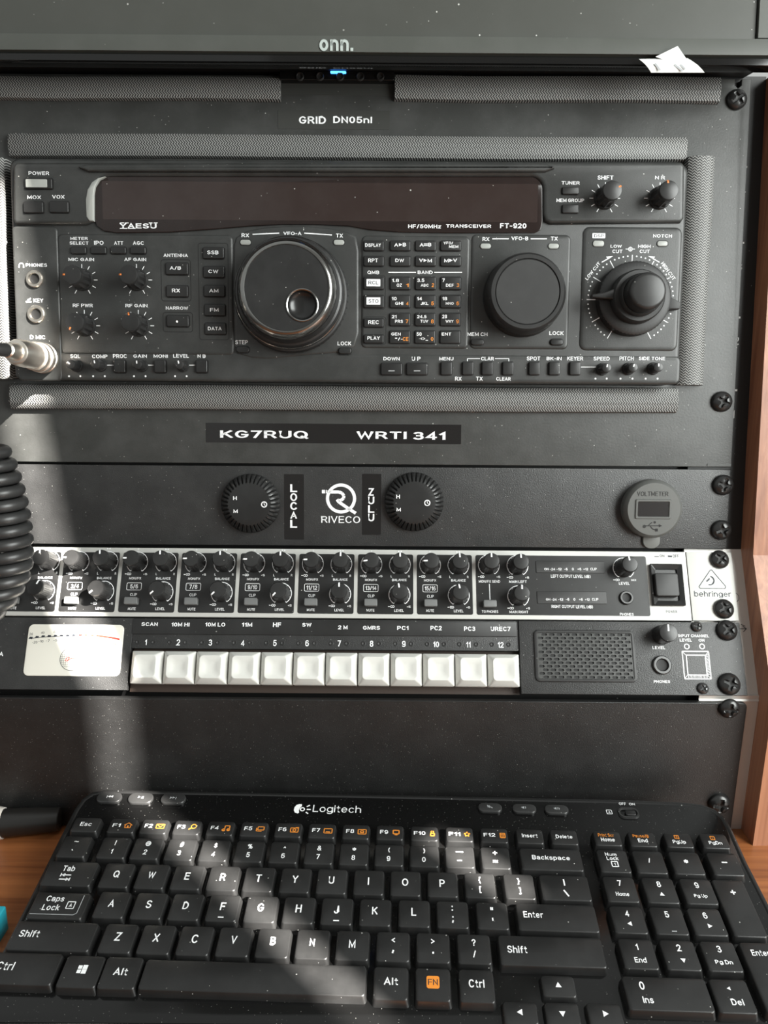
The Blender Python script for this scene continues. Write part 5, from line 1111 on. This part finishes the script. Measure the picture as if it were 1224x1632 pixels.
# bottom row
key(35, 'b', 32, 15, [tx('Ctrl', -8, .8, 4, 8)], y=1543)
key(129, 'b', 17.5, 15, [ln([(-1.9, 1.9), (-.1, 1.9)], 1.7), ln([(.2, 2), (2.4, 2)], 2), ln([(-1.9, -.1), (-.1, -.1)], 1.7), ln([(.2, -.1), (2.4, -.1)], 2)], y=1548)
key(192, 'b', 16.6, 15, [tx('Alt', 0, .6, 3.8, 6.4)], y=1550)
key(404, 'b', 101.5, 14, [], y=1557.5)
key(623, 'b', 15.2, 15, [tx('Alt', 0, 1, 3.8, 6.4)]); key(690, 'b', 15.2, 15, [lambda k, u, v, z: k.rbox(u, v + .001, .0058, .0058, z - .0002, z, .001, 0, m=OR), lambda k, u, v, z: k.text('FN', u, v + .001, .0044, .0032, z + .0001, 'print_dark', bold=0)][::1]); key(759, 'b', 15.2, 15, [tx('Ctrl', 0, 1, 3.8, 7)])
key(1064, None, 37, 15.2, [tx('0', -10.5, 3.4, 3.8), tx('Ins', -9.4, -3, 3, 4.6)], y=1584)
key(1168, None, 16.4, 15.2, [tri(-.4, 3.4, 1, 180), tx('Del', 1, -2.6, 3, 5.4)], y=1587.5)
for px, py, a in ((890.5, 1569, 90), (830, 1611.5, 180), (897, 1613, 270), (965, 1614, 0)): key(px, None, 14.6, 9.6, [tri(0, .3, 1.6, a)], y=py, low=True)
# tall keypad keys
pt_, pb_ = FK.uv(1160, 1405)[1], FK.uv(1195, 1492)[1]
def tall(px_, y0, y1, leg):
    b = MB('kb_key'); u = px_; v = (y0 + y1) / 2; w, d = .0156, y1 - y0
    b.rings([[(x, y_, z) for x, y_ in P] for P, z in ((rr(u, v - .0002, w + .0018, d + .0018, .0016), HB - .0002), (rr(u, v, w + .0004, d + .0004, .0016), -.0006), (rr(u, v, w - .0001, d - .0001, .0015), -.00015), (rr(u, v, w - .0008, d - .0008, .0012), 0))])
    o = b.build('key', kb); k = MB('print_white')
    for q in leg: q(k, u, v, .00008)
    k.build('lettering', kb, o)
ut = FK.uv(1149, 1381)[0]
tall(ut, RY['a'] - .0073, RY['q'] + .0073, [tx('+', .4, 8.6, 2.6)])
yb = RY['z'] + .0074; tall(ut + .0004, yb - .0330, yb, [tx('Enter', .4, 11.4, 3, 8.4)])
# media keys, switch, emblem
def oval(px, py, w, h, leg, z=HB):
    u, v, a, c = FK.box(px, py, w, h, z + .0016); b = MB('kb_btn'); b.rbox(u, v, a, c, z, z + .0016, c * .48, .0007, n=8); o = b.build('media_button', kb, label='small oval media button')
    k = MB('print_grey')
    for q in leg: q(k, u, v, z + .00168)
    k.build('lettering', kb, o)
G_ = 'print_grey'
bar = lambda x: ln([(x, -.9), (x, .9)], .4, G_)
oval(174, 1270, 40, 16, [tri(.2, .3, 1, 180, G_), tri(1.7, .3, 1, 180, G_), bar(-1.2)])
oval(224, 1271, 40, 17, [tri(-1, .3, 1, 0, G_), bar(.8), bar(1.6)])
oval(276, 1272, 40, 16, [tri(-1.4, .3, 1, 0, G_), tri(.1, .3, 1, 0, G_), bar(1.6)])
for px, py, nb in ((781, 1286, 0), (835.5, 1287.5, 1), (887, 1289, 2)):
    oval(px, py, 38, 14, [tri(-.6, .2, 1.1, 180, G_), ln([(-1.4, .2), (-.7, .2)], 1, G_)] + [ln([(.6 + .8 * i, -.6), (.9 + .8 * i, .2), (.6 + .8 * i, 1)], .3, G_) for i in range(nb)] + ([ln([(-1.6, 1.2), (1.4, -.8)], .4, G_)] if nb == 0 else []))
u, v, a, c = FK.box(1002, 1294, 34, 17, HB + .0012); b = MB('kb_btn'); P0 = rr(u, v, a, c, c * .45, 8)
b.rings([[(x, y, z) for x, y in inset(P0, d)] for d, z in ((0, HB), (.0004, HB + .0010), (.0012, HB + .0010), (.0016, HB + .0002))], cap1=False); o_ = b.build('power_switch', kb)
b = MB('kb_key'); b.rbox(u + .001, v - .0004, a * .5, c * .45, HB - .0001, HB + .0012, .0012, .0004); b.build('slider', kb, o_)
b = MB('print_white'); z = HB + .00008
T(b, FK, 'OFF', 992, 1281, 11, 4, z, bold=0); T(b, FK, 'ON', 1007, 1281.5, 9, 4, z, bold=0); u, v, w, _ = FK.box(971, 1294, 8, 8, z); b.strip(rr(u, v, w, w, .0001, 1), .0003, z, closed=True); b.text('A', u, v, None, w * .6, z)
T(b, FK, 'Logitech', 537, 1290.5, 77, 14, z, bold=-.01, space=1.0)
u, v, w, _ = FK.box(477, 1289, 16, 16, z); b.flat([(u - w * .05, v + w * .62), (u - w * .32, v + w * .5), (u - w * .5, v + w * .2), (u - w * .52, v - w * .2), (u - w * .38, v - w * .5), (u - w * .1, v - w * .6), (u + w * .05, v - w * .5), (u - w * .02, v - w * .2), (u + w * .05, v + w * .1), (u + w * .2, v + w * .35), (u + w * .2, v + w * .6)], z)
b.arc(u + w * .32, v - w * .05, w * .2, 0, 360, w * .12, z)
for (p, q) in (((.7, .3), (1.0, .5)), ((.75, -.05), (1.15, -.05)), ((.7, -.4), (.95, -.6))): b.strip([(u + w * p[0], v + w * p[1]), (u + w * q[0], v + w * q[1])], w * .13, z)
b.build('emblem', kb)

# ================================================================ small things on the desk
def desk_uv(px, py, h=0): return FD.uv(px, py, h)
# dark tube at the left, lying on the desk against the panel
r_t = .0085
p1 = np.array(FD.uv(96, 1305, r_t)); p0 = np.array(FD.uv(4, 1312, r_t)); d_ = (p1 - p0) / np.linalg.norm(p1 - p0)
tb = Thing('dark_tube', 'dark round tube with a clear end lying on the desk left of the keyboard', 'tube', FD, *((p0 + p1) / 2), 0)
def along(a): q = p0 + d_ * a; return (q[0], q[1], r_t)
L_ = float(np.linalg.norm(p1 - p0))
b = MB('tube_black'); b.tube([along(.0005), along(L_ * .6), along(L_ - .0012), along(L_ - .0004), along(L_)], [r_t * .98, r_t * .9, r_t * .82, r_t * .8, r_t * .74], 40, up=(0, 0, 1)); b.build('barrel', tb)
b = MB('tube_clear'); b.tube([along(-.03), along(-.002), along(.0008)], [r_t * 1.15, r_t * 1.15, r_t * 1.05], 40, up=(0, 0, 1)); b.build('clear_end', tb, label='clear pale end')
# teal block at the left edge
tu, tv = FD.uv(7, 1448, .013)
tl = Thing('teal_block', 'teal blue block at the left edge of the desk beside the keyboard', 'block', FD, tu - .012, tv, 0)
b = MB('teal'); b.rbox(tu - .0125, tv - .004, .025, .012, 0, .013, .001, .0006); b.build('block_body', tl)

# ================================================================ unseen wall added on the right, slit to cut the sun into beams
ctr = np.array([0., .40, -.2]); DW = 1.15
def wallq(P): return float((P - ctr) @ TG), float(P[2] + (DW - (P - ctr) @ AZ) * math.tan(SUN_EL))
K_ = lambda x, y: FK.hit(x, y, 0)
q_r = wallq(K_(384, 1400))[0]; q_l = wallq(K_(330, 1400))[0]; q_l2 = wallq(FL.hit(140, 1180))[0]; q_r2 = wallq(FL.hit(208, 1180))[0]
s1 = (q_l2, q_r2); e1 = wallq(K_(690, 1325)); e2 = wallq(K_(835, 1425)); q2a = wallq(K_(648, 1325))[0]; q2b = wallq(K_(728, 1325))[0]
s1 = ((wallq(K_(342, 1400))[0] + wallq(FL.hit(142, 1180))[0]) / 2, (wallq(K_(400, 1400))[0] + wallq(FL.hit(208, 1180))[0]) / 2); s2 = (q2a, q2b)
zlo, zhi = min(e1[1], e2[1]) - .003, max(e1[1], e2[1]) + .02
Zb, Zt = -.75, 2.4; Qa, Qb = -1.9, 1.3
def wp(q, z, d): return tuple(ctr * np.array([1, 1, 0]) + AZ * (DW + d) + TG * q + np.array([0, 0, z]) + OFF)
wv, wf = [], []
def slab_(q0, q1, z0, z1):
    base = len(wv)
    for d in (0, .03):
        for (q, z) in ((q0, z0), (q1, z0), (q1, z1), (q0, z1)): wv.append(wp(q, z, d))
    wf.extend([tuple(base + j for j in f) for f in ((0, 1, 2, 3), (7, 6, 5, 4), (0, 4, 5, 1), (1, 5, 6, 2), (2, 6, 7, 3), (3, 7, 4, 0))])
ztop1 = wallq(FU.hit(5, 235, .009))[1]
a_, b_ = sorted(s1); c_, d_2 = sorted(s2)
slab_(a_, b_, ztop1, Zt); slab_(Qa, a_, Zb, Zt); slab_(b_, c_, Zb, Zt); slab_(d_2, Qb, Zb, Zt); slab_(c_, d_2, Zb, zlo); slab_(c_, d_2, zhi, Zt)
me = bpy.data.meshes.new('added_slit_wall'); me.from_pydata(wv, [], wf); me.materials.append(MATS['wall_paint']); me.update()
wo = bpy.data.objects.new('added_slit_wall', me); COL.objects.link(wo); wo['kind'] = 'structure'; wo['label'] = 'unseen pale wall added on the right, with slits that shape the sunbeams'
